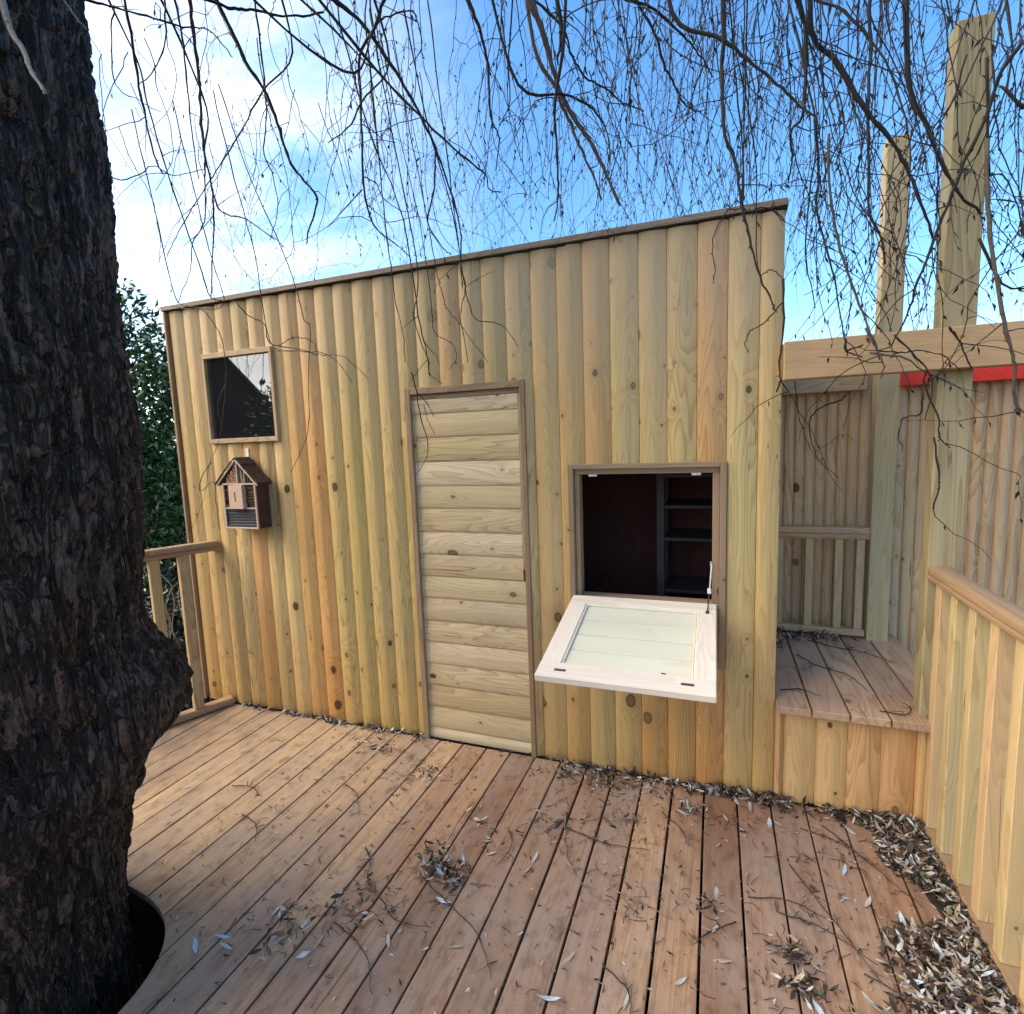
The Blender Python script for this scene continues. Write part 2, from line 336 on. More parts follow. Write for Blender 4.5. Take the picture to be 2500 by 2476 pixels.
# bark
mt, t, b = newmat('willow_bark'); M['bark'] = mt
tc = N(t, 'ShaderNodeTexCoord').outputs['Object']
n1 = noise(t, tc, (28, 28, 4.2), 5, .62, .7); n2 = noise(t, tc, (110, 110, 30), 4, .7); n3 = noise(t, tc, (3, 3, 1.6), 3, .5); n4 = noise(t, tc, (12, 12, 1.9), 4, .6, 1.0)
cr1 = maprange(t, mth(t, 'ABSOLUTE', mth(t, 'SUBTRACT', n1, .5)), .0, .055, 0, 1, True)      # fissures
cr2 = maprange(t, mth(t, 'ABSOLUTE', mth(t, 'SUBTRACT', n4, .5)), .0, .05, 0, 1, True)
c1 = ramp(t, n2, [(.28, (.030, .020, .014)), (.5, (.080, .056, .042)), (.66, (.15, .110, .085)), (.78, (.31, .245, .20))])
c1 = mixc(t, maprange(t, n3, .42, .72, 0, .7), c1, mixc(t, 1.0, c1, (1.35, .90, .74), 'MULTIPLY'))
c1 = mixc(t, mth(t, 'MULTIPLY', mth(t, 'SUBTRACT', 1.0, mth(t, 'MULTIPLY', cr1, cr2)), .85), c1, (.006, .0045, .004))
t.links.new(c1, b.inputs['Base Color']); b.inputs['Roughness'].default_value = .62; b.inputs['Specular IOR Level'].default_value = .35
bp = N(t, 'ShaderNodeBump', i={'Strength': 1.0, 'Distance': .022})
t.links.new(mth(t, 'ADD', mth(t, 'ADD', mth(t, 'MULTIPLY', cr1, .5), mth(t, 'MULTIPLY', cr2, .6)), mth(t, 'ADD', mth(t, 'MULTIPLY', n2, .45), n1)), bp.inputs['Height']); t.links.new(bp.outputs[0], b.inputs['Normal'])
M['branch'] = plain('branch_bark', (.020, .014, .010), .7, 0, .4, 90)
M['branch1'] = plain('grey_branch_bark', (.04, .034, .03), .7, 0, .4, 90)
M['branch2'] = plain('pale_branch_bark', (.10, .08, .06), .7, 0, .4, 90)
M['branch3'] = plain('straw_twig_bark', (.24, .19, .14), .6, 0, .3, 90)
M['twigleaf'] = plain('withered_willow_leaf', (.015, .012, .009), .6, 0, .4, 40)
LEAFC = [('silver_leaf', (.44, .43, .40)), ('straw_leaf', (.38, .30, .22)), ('brown_leaf', (.13, .08, .05)), ('dark_leaf', (.028, .019, .014)), ('olive_leaf', (.13, .14, .055)), ('blue_grey_leaf', (.44, .53, .60))]
LM = [plain(nm, cc, .55, 0, .35, 60) for nm, cc in LEAFC]
def leafmat(name, cols, sub=.25):
    mt, t, b = newmat(name)
    tc = N(t, 'ShaderNodeTexCoord').outputs['Object']
    n = noise(t, tc, (9, 9, 9), 3, .6); n2 = noise(t, tc, (60, 60, 60), 2, .5)
    c = ramp(t, n, [(.3, cols[0]), (.55, cols[1]), (.75, cols[2])])
    c = mixc(t, maprange(t, n2, .3, .7, 0, .5), c, mixc(t, 1.0, c, (1.5, 1.5, 1.3), 'MULTIPLY'))
    t.links.new(c, b.inputs['Base Color']); b.inputs['Roughness'].default_value = .32; b.inputs['Specular IOR Level'].default_value = .5
    return mt
M['laurel'] = leafmat('laurel_leaf', [(.012, .042, .010), (.026, .085, .016), (.055, .14, .022)])
M['ivy'] = leafmat('ivy_leaf', [(.008, .016, .010), (.014, .030, .016), (.025, .045, .022)])
M['ground'] = plain('garden_earth', (.045, .038, .025), .95, 0, .5, 3, .1, .5)

# ---------------------------------------------------------------- setting: ground and deck
GZ = -.62
g = MB(); g.add([(-400, -400, GZ), (400, -400, GZ), (400, 400, GZ), (-400, 400, GZ)], [(0, 1, 2, 3)])
tag(g.build('ground', M['ground']), kind='structure')
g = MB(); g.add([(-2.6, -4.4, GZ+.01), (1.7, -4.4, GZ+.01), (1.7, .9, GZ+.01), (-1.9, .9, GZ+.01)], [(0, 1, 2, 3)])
tag(g.build('shade_blackened_soil', plain('painted_shade_black', (.0025, .002, .002), .95, 0, .4, 12, 0, .4)), kind='structure')  # sheet under the deck painted near black for the shade in the hole
deck = bpy.data.objects.new('deck', None); COL.objects.link(deck); BASE[deck.name] = Vector((0, 0, 0)); tag(deck, kind='structure')
# left edge of the deck follows the slanted railing
RA = Vector((-1.765, -.02)); RD = Vector((-.37, -.93)).normalized()
def left_x(y): return RA.x+RD.x/RD.y*(y-RA.y)
HC, HA, HB, HN = (-1.12, -1.62), .55, .468, 3.0
def hole_half(x):
    q = abs((x-HC[0])/HA)
    return HB*(1-q**HN)**(1/HN) if q < 1 else None
PD = .1255; TH = .024
gaps = [.752+PD*k for k in range(-23, 9)]
Y1, Y0 = -.004, -4.2
for i in range(len(gaps)-1):
    gw = .0027+.0018*random.random()
    xa, xb = gaps[i]+gw, gaps[i+1]-gw
    if xb > 1.634: xb = 1.632
    if xb-xa < .02: continue
    xs = np.linspace(xa, xb, 10) if xa < HC[0]+HA+.02 else np.array([xa, xb])
    dz = random.uniform(-.0015, .0015); yo = random.uniform(-.004, 0); ye = Y0
    pieces = []
    top = [Y1+yo]*len(xs); bot = [ye]*len(xs)
    for j, X in enumerate(xs):                      # slanted left edge
        if X < left_x(Y1): top[j] = min(top[j], RA.y+(X-RA.x)*RD.y/RD.x)
    hh = [hole_half(X) for X in xs]
    segs = []
    if any(h is not None for h in hh):
        # planks cut round the tree: a piece behind and a piece in front of the hole
        segs.append((top, [HC[1]+(h if h is not None else 0) for h in hh], hh))
        segs.append(([HC[1]-(h if h is not None else 0) for h in hh], bot, hh))
    else: segs = [(top, bot, None)]
    mbk = MB()
    for tp, bt, _ in segs:
        n = len(xs); c = .0022
        V = []
        for X, a, b_ in zip(xs, tp, bt): V += [(X, a, dz), (X, b_, dz), (X, a, dz-TH), (X, b_, dz-TH)]
        F = []
        for j in range(n-1):
            p = 4*j; q_ = p+4
            F += [(p, p+1, q_+1, q_), (p+2, q_+2, q_+3, p+3), (p, q_, q_+2, p+2), (p+1, p+3, q_+3, q_+1)]
        # rounded arris along both long edges
        F += [(0, 2, 3, 1), (4*n-4, 4*n-3, 4*n-1, 4*n-2)]
        mbk.add(V, F)
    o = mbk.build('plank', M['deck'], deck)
    bv = o.modifiers.new('arris', 'BEVEL'); bv.width = .0022; bv.segments = 2; bv.limit_method = 'ANGLE'; bv.angle_limit = R(50)
# joists and dark rim below the planks
j = MB()
for yy in (-.25, -.75, -1.05, -2.25, -2.8, -3.4, -4.0): j.box((left_x(yy)+.05, yy-.02, -.13), (1.63, yy+.02, -TH-.004))
o = j.build('joist', M['trimx'], deck); o['kind'] = 'stuff'

# ---------------------------------------------------------------- playhouse
SHX0, SHX1, SHT, SHD = -2.0, 1.142, 2.277, 1.55
ph = thing('playhouse', (-.43, .75, 0), 'yellow-green pine log-clad playhouse with plank door, open serving hatch and small dark window', 'playhouse')
PROF = [(0, .0130), (.05, .0062), (.14, .0028), (.30, .0006), (.50, 0), (.60, .0008), (.64, .0022), (.80, .0060), (.93, .0100), (1.0, .0135)]
def prof_at(tv):
    for (a, ya), (b_, yb) in zip(PROF, PROF[1:]):
        if tv <= b_: return ya+(yb-ya)*(tv-a)/(b_-a)
    return PROF[-1][1]
def log_board(mb, x0, x1, sub, zr, P=lambda a, d, h: (a, d, h), depth=.018, k=1.35):
    """one barrel-faced board between seams x0..x1, only its sub-range sub, height zr"""
    sa, sb = (sub[0]-x0)/(x1-x0), (sub[1]-x0)/(x1-x0)
    ts = sorted({sa, sb, *[t_ for t_, _ in PROF if sa < t_ < sb]})
    n = len(ts); z0, z1 = zr
    V = []
    for t_ in ts:
        X = x0+(x1-x0)*t_; d = prof_at(t_)*k
        V += [P(X, d, z0), P(X, d, z1)]
    V += [P(sub[0], depth, z0), P(sub[0], depth, z1), P(sub[1], depth, z0), P(sub[1], depth, z1)]
    F = [(2*q, 2*q+2, 2*q+3, 2*q+1) for q in range(n-1)]
    a = 2*n
    mb.add(V, F, 0, True)
    mb.add(V, [(0, 1, a+1, a), (2*n-2, a+2, a+3, 2*n-1), tuple([2*q for q in range(n)][::-1]+[a, a+2]), tuple([2*q+1 for q in range(n)]+[a+3, a+1]), (a, a+1, a+3, a+2)], 0, False)
seams = [-1.981, -1.872, -1.752, -1.638, -1.525, -1.412, -1.306, -1.196, -1.084, -.971, -.858, -.744, -.627, -.511, -.403, -.287, -.173, -.063, .048, .166, .280, .390, .503, .618, .728, .841, .951, 1.062, 1.142]
DO = (-.452, .118, -.1, 1.735); HO = (.330, .940, .79, 1.366); WO = (-1.722, -1.262, 1.549, 2.010)
opens = [DO, HO, WO]
for x0, x1 in zip(seams, seams[1:]):
    KB = 1.0+.45*min(1, max(0, (.3-x0)/1.2))
    x0 += .0007; x1 -= .0007
    cuts = sorted({x0, x1, *[e for o_ in opens for e in o_[:2] if x0 < e < x1]})
    cols = []
    for a, b_ in zip(cuts, cuts[1:]):
        mid = (a+b_)/2; rng = [(.002, SHT+random.uniform(-.002, .003))]
        for o_ in opens:
            if o_[0] < mid < o_[1]:
                new = []
                for z0, z1 in rng:
                    if o_[2] > z0 and o_[3] < z1: new += [(z0, o_[2]), (o_[3], z1)]
                    elif o_[2] <= z0 < o_[3]: new.append((o_[3], z1))
                    else: new.append((z0, z1))
                rng = new
        cols.append(((a, b_), rng))
    if len(cols) == 1:
        for zr in cols[0][1]:
            mb = MB(); log_board(mb, x0, x1, (x0, x1), zr, k=KB); mb.build('wall_board', M['clad'], ph, 22)
    else:
        mb = MB()
        for sub, rng in cols:
            for zr in rng: log_board(mb, x0, x1, sub, zr, k=KB)
        mb.build('wall_board', M['clad'], ph, 22)
# side walls, boards of the same section
for sx, sgn, nm in ((SHX1, 1, 'side'), (SHX0+.012, -1, 'side')):
    yb = .030
    while yb < SHD:
        y1 = min(yb+.113, SHD); mb = MB()
        log_board(mb, yb, y1, (yb, y1), (.42 if sgn > 0 and yb < .95 else .002, SHT-.12*(yb/SHD)), P=lambda a, d, h: (sx-sgn*d, a, h)); 
        mb.build('side_wall_board', M['clad'], ph, 22); yb = y1+.001
mb = MB(); mb.box((SHX0+.02, SHD, 0), (SHX1-.02, SHD+.018, SHT-.12)); mb.build('rear_wall', M['clad'], ph)
# inner linings: the room is dark board
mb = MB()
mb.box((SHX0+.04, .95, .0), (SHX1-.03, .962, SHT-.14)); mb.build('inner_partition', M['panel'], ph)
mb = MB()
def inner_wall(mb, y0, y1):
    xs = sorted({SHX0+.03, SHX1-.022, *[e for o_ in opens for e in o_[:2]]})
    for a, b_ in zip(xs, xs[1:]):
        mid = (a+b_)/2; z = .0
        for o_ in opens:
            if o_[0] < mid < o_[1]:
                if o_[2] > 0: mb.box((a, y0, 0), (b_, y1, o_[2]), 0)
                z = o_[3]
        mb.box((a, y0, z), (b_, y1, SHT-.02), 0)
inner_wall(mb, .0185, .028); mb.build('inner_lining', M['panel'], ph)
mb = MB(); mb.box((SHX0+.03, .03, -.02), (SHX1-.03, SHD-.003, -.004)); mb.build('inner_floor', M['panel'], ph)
mb = MB(); V = [(SHX0-.005, -.012, 2.283), (SHX1+.006, -.012, 2.283), (SHX1+.006, SHD+.04, 2.16), (SHX0-.005, SHD+.04, 2.16)]
V += [(a, b_, c_+.018) for a, b_, c_ in V]
mb.add(V, [(3, 2, 1, 0), (4, 5, 6, 7), (0, 1, 5, 4), (1, 2, 6, 5), (2, 3, 7, 6), (3, 0, 4, 7)]); mb.build('roof', M['felt'], ph)
mb = MB(); mb.box((SHX0-.004, -.018, 2.283), (SHX1+.004, -.0125, 2.307), .002); mb.build('roof_trim', M['roof'], ph)
mb = MB(); mb.box((SHX0, -.012, .0), (SHX0+.0165, .020, 2.279), .002); mb.build('corner_trim', M['trim'], ph)
# door frame and door
fr = MB().box((-.468, -.012, .0), (-.441, .018, 1.752), .002).build('door_frame', M['trim'], ph)
MB().box((-.4405, -.011, 1.721), (.1075, .018, 1.751), .002).build('head_piece', M['trimx'], fr)
MB().box((.108, -.012, .0), (.131, .018, 1.752), .002).build('jamb_piece', M['trim'], fr)
MB().box((-.4405, .006, 1.698), (.1075, .018, 1.7195), .002).build('head_stop', M['trimx'], fr)
MB().box((.094, .004, .9), (.1075, .018, 1.6975), .002).build('jamb_stop', M['balusg'], fr)
dr = MB().box((-.44, .0245, .004), (.107, .045, 1.7195), .001).build('door', M['panel'], ph)
ds = [.001, .058, .170, .284, .397, .510, .620, .736, .846, .955, 1.066, 1.181, 1.288, 1.403, 1.518, 1.628, 1.6965]
for a, b_ in zip(ds, ds[1:]):
    mb = MB(); k_ = .75
    log_board(mb, a+.0006, a+.113 if b_-a < .08 and a > 1.5 else b_-.0006, (a+.0006, b_-.0006), (-.4395, .0935 if b_ > .9 else .1065), P=lambda s_, d, h: (h, .0035+d*.8, s_), depth=.024, k=.62)
    # swap orientation of faces is harmless (double sided)
    mb.build('door_plank', M['door'], dr, 22)
# hatch surround
hf = MB().box((.317, -.012, .56), (.3395, .016, 1.378), .002).build('hatch_frame', M['trim'], ph)
MB().box((.930, -.012, .53), (.9535, .016, 1.378), .002).build('side_piece', M['trim'], hf)
MB().box((.34, -.012, 1.357), (.9295, .016, 1.378), .002).build('head_piece', M['trimx'], hf)
MB().box((.340, .017, .80), (.360, .075, 1.3325), .001).build('inner_jamb', M['trim'], hf)
MB().box((.902, .017, .80), (.9295, .075, 1.3325), .001).build('inner_jamb', M['trim'], hf)
MB().box((.340, .017, 1.333), (.9295, .075, 1.3565), .001).build('inner_head', M['trimx'], hf)
MB().box((.340, .0, .775), (.9295, .075, .799), .001).build('sill', M['trimx'], hf)
for hx in (.402, .822):
    cp = MB().box((hx, .014, 1.3235), (hx+.036, .017, 1.3335), .001).build('catch_plate', M['whitemetal'], hf)
    mb = MB()
    for q in range(3): mb.box((hx+.003+q*.0115, .009, 1.325), (hx+.010+q*.0115, .0135, 1.332), .002)
    mb.build('catch_knuckle', M['steel'], cp)
# hatch flap, hanging open: local frame e1 = x, e2 = outward down the slope, e3 = its upper normal
e2 = Vector((0, -.574, -.125)).normalized(); e3 = Vector((0, -.125, .574)).normalized(); O_ = Vector((.328, .0, .805))
FM = Matrix(((1, e2.x, e3.x, O_.x), (0, e2.y, e3.y, O_.y), (0, e2.z, e3.z, O_.z), (0, 0, 0, 1)))
FW, FL = .592, .588
fl = MB().box((.03, .05, -.0275), (FW-.03, FL-.03, -.0205), .001, M=FM).build('hatch_flap', M['flapback'], ph)
MB().box((0, .004, -.0275), (FW, .070, 0), .003, M=FM).build('rail', M['white'], fl)
MB().box((0, FL-.084, -.0275), (FW, FL, 0), .003, M=FM).build('rail', M['white'], fl)
MB().box((0, .0705, -.0275), (.074, FL-.0845, -.0006), .003, M=FM).build('stile', M['whitey'], fl)
MB().box((FW-.071, .0705, -.0275), (FW, FL-.0845, -.0006), .003, M=FM).build('stile', M['whitey'], fl)
# bevelled bead inside the frame
for a, b_, ax in (((.074, .0705), (FW-.071, .0785), 0), ((.074, FL-.0925), (FW-.071, FL-.0845), 0), ((.0745, .079), (.082, FL-.093), 1), ((FW-.079, .079), (FW-.0715, FL-.093), 1)):
    MB().box((a[0], a[1], -.02), (b_[0], b_[1], -.0035), .003, M=FM).build('bead', M['white'] if ax == 0 else M['whitey'], fl)
pz = [.079, .186, .296, .402, FL-.093]
for a, b_ in zip(pz, pz[1:]):
    MB().box((.0825, a+.0018, -.02), (FW-.0795, b_-.0018, -.010+random.uniform(-.0008, .0008)), .0025, M=FM).build('flap_plank', M['flap'], fl)
for bx, by in ((.061, FL-.0405), (.484, FL-.0425)):
    MB().box((bx, by-.006, -.001), (bx+.041, by+.006, .0012), .003, M=FM).build('flush_bolt', M['boltm'], fl)
MB().box((.418, FL-.0875, -.001), (.434, FL-.0835, .002), .001, M=FM).build('latch_plate', M['darkmetal'], fl)
mb = MB(); st = [(.900, .012, .962), (.899, .012, .945)]
mb.tube([(.9005, .010, .968), (.8995, .006, .945), (.894, -.006, .862)], .0032, 8)
mb.box((.885, -.012, .845), (.900, .003, .866), .002); stay = mb.build('hatch_stay', M['whitemetal'], ph)
MB().box((.894, .006, .955), (.9015, .0165, .975), .002).build('stay_bracket', M['steel'], stay)
mb = MB(); mb.tube(smooth_poly([(.893, -.006, .846), (.889, -.025, .82), (.888, -.05, .803), (.886, -.074, .791)], 3), .0028, 6); mb.build('stay_cord', M['darkmetal'], stay)
MB().box((.879, -.086, .7835), (.893, -.066, .7935), .003).build('stay_foot', M['darkmetal'], stay)
# small window
wn = MB().box((-1.7235, .004, 1.549), (-1.2625, .012, 2.010), 0).build('window', M['pane'], ph)
for a, b_, mm in (((-1.737, -.016, 1.536), (-1.247, .010, 1.5605), 'balusx'), ((-1.737, -.016, 1.9965), (-1.247, .010, 2.023), 'balusx'), ((-1.737, -.0155, 1.561), (-1.7195, .010, 1.996), 'balusg'), ((-1.2655, -.0155, 1.561), (-1.247, .010, 1.996), 'balusg')):
    MB().box(a, b_, .0015).build('frame_strip', M['greyrail'] if mm == 'balusx' else M['balusg'], wn)
# shelving seen through the hatch
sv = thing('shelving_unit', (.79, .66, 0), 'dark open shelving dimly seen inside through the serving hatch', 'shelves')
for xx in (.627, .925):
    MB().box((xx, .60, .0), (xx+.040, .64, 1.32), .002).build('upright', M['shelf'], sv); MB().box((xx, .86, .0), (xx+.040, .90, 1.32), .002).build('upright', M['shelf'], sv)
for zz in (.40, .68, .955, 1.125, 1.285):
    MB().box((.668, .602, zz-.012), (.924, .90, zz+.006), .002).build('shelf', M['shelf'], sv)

# ---------------------------------------------------------------- insect hotel on the wall
ih = thing('insect_hotel', (-1.465, -.05, 1.07), 'small house-shaped insect hotel with bark roof hung under the dark window', 'insect hotel')
X0, X1, Z0, ZE, XA, ZA, YF, YB = -1.580, -1.350, 1.075, 1.315, -1.470, 1.452, -.100, -.006
pw = M['pinkwood'] = plain('pale_planed_wood', (.50, .38, .30), .7, 0, .15, 80)
dk = M['hoteldark'] = plain('dark_stained_wood', (.060, .033, .024), .75, 0, .45, 60, .3, .4)
mb = MB(); mb.box((X0+.008, YB-.008, Z0+.004), (X1-.008, YB, ZE), .001); mb.add([(X0+.01, YB-.006, ZE), (X1-.01, YB-.006, ZE), (XA, YB-.006, ZA-.01), (X0+.01, YB, ZE), (X1-.01, YB, ZE), (XA, YB, ZA-.01)], [(0, 1, 2), (5, 4, 3), (0, 2, 5, 3), (2, 1, 4, 5)])
mb.build('back_panel', dk, ih)
for xa, xb in ((X0, X0+.007), (X1-.007, X1)): MB().box((xa, YF+.0085, Z0+.009), (xb, YB, ZE), .001).build('side_panel', dk, ih)
MB().box((X0, YF+.0085, Z0), (X1, YB, Z0+.0085), .001).build('floor_panel', dk, ih)
for a, b_ in (((X0-.001, YF, Z0+.0085), (X0+.0095, YF+.008, ZE-.0045)), ((X1-.0095, YF, Z0+.0085), (X1+.001, YF+.008, ZE-.0045)), ((X0-.001, YF-.0005, Z0-.001), (X1+.001, YF+.008, Z0+.0082)), ((X0+.0098, YF+.001, Z0+.106), (X1-.0098, YB-.009, Z0+.114)), ((X0+.002, YF-.0005, ZE-.0042), (X1-.002, YB-.009, ZE+.0045)), ((XA-.0035, YF+.001, ZE+.005), (XA+.0045, YB-.009, ZA-.018))):
    MB().box(a, b_, .001).build('frame_bar', pw, ih)
# gable edges
for sx in (-1, 1):
    xe = X0-.042 if sx < 0 else X1+.022
    ze = ZE-.004
    d_ = Vector((XA-xe, 0, ZA-ze)); ln = d_.length; d_.normalize(); nrm = Vector((-d_.z*sx*-1, 0, d_.x*sx*-1)); nrm = Vector((d_.z*sx, 0, -d_.x*sx)) if True else nrm
    if nrm.z < 0: nrm = -nrm
    MM = Matrix(((d_.x, 0, nrm.x, xe), (0, 1, 0, 0), (d_.z, 0, nrm.z, ze), (0, 0, 0, 1)))
    MB().box((0, YF-.004, -.010), (ln, YF+.004, .0005), .001, M=MM).build('gable_edge', pw, ih)
    rf = MB().box((0, YF+.0045, -.006), (ln, YB, .0005), .001, M=MM).build('roof', dk, ih)
    for q in range(7):          # bark strips on the roof
        s0 = ln*q/7; hgt = random.uniform(.006, .013)
        MB().box((s0+.0005, YF-.006+random.uniform(-.003, .002), .001), (s0+ln/7+.002, YB+.001, hgt), .003, M=MM).build('bark_strip', dk, rf)
# butterfly box with slot, bark fillings, canes, cones
bb = MB().box((-1.522, YF-.014, Z0+.108), (-1.427, YB-.01, ZE-.006), .001).build('centre_box', plain('peach_wood', (.58, .40, .29), .65, 0, .08, 50), ih)
MB().box((-1.481, YF-.0155, Z0+.148), (-1.475, YF-.0135, Z0+.200), .001).build('slot', M['darkmetal'], bb)
brk = plain('bark_filling', (.085, .058, .034), .9, 0, .6, 120, .2, .8)
for xa, xb in ((X0+.0105, -1.5235), (-1.4255, X1-.0105)):
    for q in range(9):
        z_ = Z0+.116+q*.0136
        MB().box((xa, YF+.004+random.uniform(0, .010), z_), (xb, YB-.01, z_+random.uniform(.011, .015)), .003).build('bark_piece', brk, ih)
slt = plain('slate_dark_wood', (.040, .042, .052), .6, 0, .4, 70, .4, .4)
for q in range(6):
    z_ = Z0+.0095+q*.016
    MB().box((X0+.0105, YF+.004+random.uniform(0, .006), z_), (X1-.0105, YB-.01, z_+.0150), .003).build('dark_slat', slt, ih)
cane = plain('cane_end', (.42, .24, .17), .8, 0, .35, 150)
for row in range(6):
    for q in range(8):
        z_ = ZE+.013+row*.0165; x_ = XA-.013-q*.0165-(row % 2)*.008
        if z_ > ZE+(x_-X0+.004)*(ZA-ZE)/(XA-X0)-.014: continue
        mb = MB(); yq = YF+.003+random.uniform(0, .006); rr = random.uniform(.0065, .0085)
        a_ = [k*math.pi/4 for k in range(8)]
        V = [(x_+rr*math.cos(k), yq, z_+rr*math.sin(k)) for k in a_]+[(x_+.4*rr*math.cos(k), yq-.0002, z_+.4*rr*math.sin(k)) for k in a_]+[(x_+.35*rr*math.cos(k), yq+.02, z_+.35*rr*math.sin(k)) for k in a_]+[(x_+rr*math.cos(k), YB-.01, z_+rr*math.sin(k)) for k in a_]
        F = [];
        for k in range(8):
            k2 = (k+1) % 8; F += [(k, k2, 8+k2, 8+k), (8+k, 8+k2, 16+k2, 16+k), (k2, k, 24+k, 24+k2)]
        mb.add(V, F); mb.build('cane', cane, ih)
chip = plain('grey_wood_chip', (.30, .24, .20), .85, 0, .3, 90)
for q, (dx, hh_, tl) in enumerate([(.014, .085, .05), (.026, .07, -.08), (.038, .062, .1), (.050, .045, .0), (.064, .035, -.1), (.080, .02, .1)]):
    MM = Matrix.Translation((XA+.004+dx, 0, ZE+.006)) @ Matrix.Rotation(tl, 4, 'Y')
    MB().box((-.006, YF+.003+random.uniform(0, .01), 0), (.005, YB-.012, hh_), .002, M=MM).build('wood_chip', chip if q in (1, 2) else brk, ih)
MB().box((-1.491, -.005, 1.438), (-1.470, -.0015, 1.503), .003).build('hanging_plate', M['whitemetal'], ih)

# ---------------------------------------------------------------- left railing
def handprof(wd, ht):
    """moulded rail section: rounded top, groove, rounded lower lip"""
    w_ = wd/2; h = ht
    return [(-w_*.86, 0), (-w_*.98, h*.08), (-w_, h*.30), (-w_*.80, h*.40), (-w_*.80, h*.43), (-w_, h*.52), (-w_, h*.80), (-w_*.93, h*.93), (-w_*.78, h), (w_*.78, h), (w_*.93, h*.93), (w_, h*.80), (w_, h*.52), (w_*.80, h*.43), (w_*.80, h*.40), (w_, h*.30), (w_*.98, h*.08), (w_*.86, 0)]
lr = thing('left_railing', (-1.85, -.4, 0), 'low timber railing with two visible balusters between tree trunk and playhouse corner', 'railing')
dir3 = Vector((RD.x, RD.y, 0)); sd = Vector((-RD.y, RD.x, 0))
pA = Vector((RA.x-.015, RA.y+.012, 0))
MB().prism(handprof(.068, .056), pA+Vector((0, 0, .930))-dir3*.006, pA+dir3*1.9+Vector((0, 0, .930)), sd, (0, 0, 1)).build('handrail', M['rail'], lr, 35)
MB().prism([(-.034, 0), (-.034, .022), (-.026, .032), (.026, .032), (.034, .022), (.034, 0)], pA+Vector((.008, 0, .012)), pA+dir3*1.9+Vector((.008, 0, .012)), sd, (0, 0, 1)).build('bottom_rail', M['rail'], lr, 35)
for s_, mm in ((.175, 'balusg'), (.315, 'balus'), (.455, 'balusg'), (.595, 'balus'), (.735, 'balus'), (.875, 'balusg'), (1.015, 'balus'), (1.155, 'balus'), (1.295, 'balus'), (1.435, 'balus'), (1.575, 'balus'), (1.715, 'balus')):
    q = pA+dir3*s_
    MM = Matrix(((dir3.x, sd.x, 0, q.x), (dir3.y, sd.y, 0, q.y), (0, 0, 1, 0), (0, 0, 0, 1)))
    MB().box((-.024, -.022, .045), (.024, .022, .930), .002, M=MM).build('baluster', M[mm], lr)

# ---------------------------------------------------------------- raised step platform
pf = thing('raised_platform', (1.46, .45, 0), 'raised grey plank platform with clad front step beside the playhouse', 'platform')
px = [(1.1435, 1.262), (1.269, 1.390), (1.397, 1.521), (1.528, 1.648), (1.6555, 1.782)]
for k, (a, b_) in enumerate(px):
    MB().box((a, (.102 if k == 4 else -.043), .390), (b_, .955, .4205), .0025).build('plank', M['deckstep'], pf)
ss = [1.142, 1.177, 1.290, 1.397, 1.509, 1.620, 1.664]
for a, b_ in zip(ss, ss[1:]):
    mb = MB(); log_board(mb, a+.0006, b_-.0006, (a+.0006, b_-.0006), (.002, .388)); mb.build('step_board', M['step'], pf, 22)
for yy in (.25, .55, .88): MB().box((1.15, yy, .31), (1.77, yy+.035, .3885), .002).build('joist', M['trimx'], pf)
for xx in (1.16, 1.70): MB().box((xx, .90, GZ), (xx+.05, .94, .309), .002).build('leg', M['post'], pf)
# back railing on the platform
br = thing('back_railing', (1.43, .86, .42), 'short grooved railing across the back of the raised platform', 'railing')
MB().prism(handprof(.06, .060), (1.155, .858, .935), (1.634, .858, .935), (0, 1, 0), (0, 0, 1)).build('handrail', M['railx'], br, 35)
MB().prism([(-.03, 0), (-.03, .02), (-.02, .030), (.02, .030), (.03, .02), (.03, 0)], (1.155, .858, .436), (1.628, .858, .436), (0, 1, 0), (0, 0, 1)).build('bottom_rail', M['railx'], br, 35)
for xx in (1.232, 1.372, 1.506, 1.600):
    MB().box((xx-.018, .838, .467), (xx+.018, .878, .934), .002).build('baluster', M['balusg'], br)
# posts, beam, grey rail, red board
p1 = thing('timber_post', (1.675, .065, 0), 'tall thick yellow-green post in front of the red board, rising above the beam', 'post', 'tall posts')
mb = MB(); mb.box((1.628, .030, GZ), (1.727, .105, 2.77), .003); mb.build('shaft', M['post'], p1)
p2 = thing('timber_post', (1.68, .86, 0), 'shorter grey-green post behind the beam at the back corner of the platform', 'post', 'tall posts')
mb = MB(); mb.box((1.636, .825, GZ), (1.729, .905, 2.80), .003); mb.build('shaft', M['postg'], p2)
bm_ = thing('timber_beam', (2.1, 0, 1.667), 'wide horizontal brown beam running right from the playhouse corner', 'beam')
mb = MB(); mb.box((1.1425, -.030, 1.671), (4.6, .0285, 1.807), .003); mb.build('board', M['beam'], bm_)
gr = tag(MB().box((1.155, .985, 1.683), (1.634, 1.02, 1.80), .002).build('grey_rail', M['greyrail']), 'short grey-brown rail capping the fence between playhouse and back post', 'rail')
rb = tag(MB().box((1.772, .975, 1.690), (4.6, 1.02, 1.80), .002).build('red_board', M['red']), 'bright red painted board under the beam in front of fence', 'board')
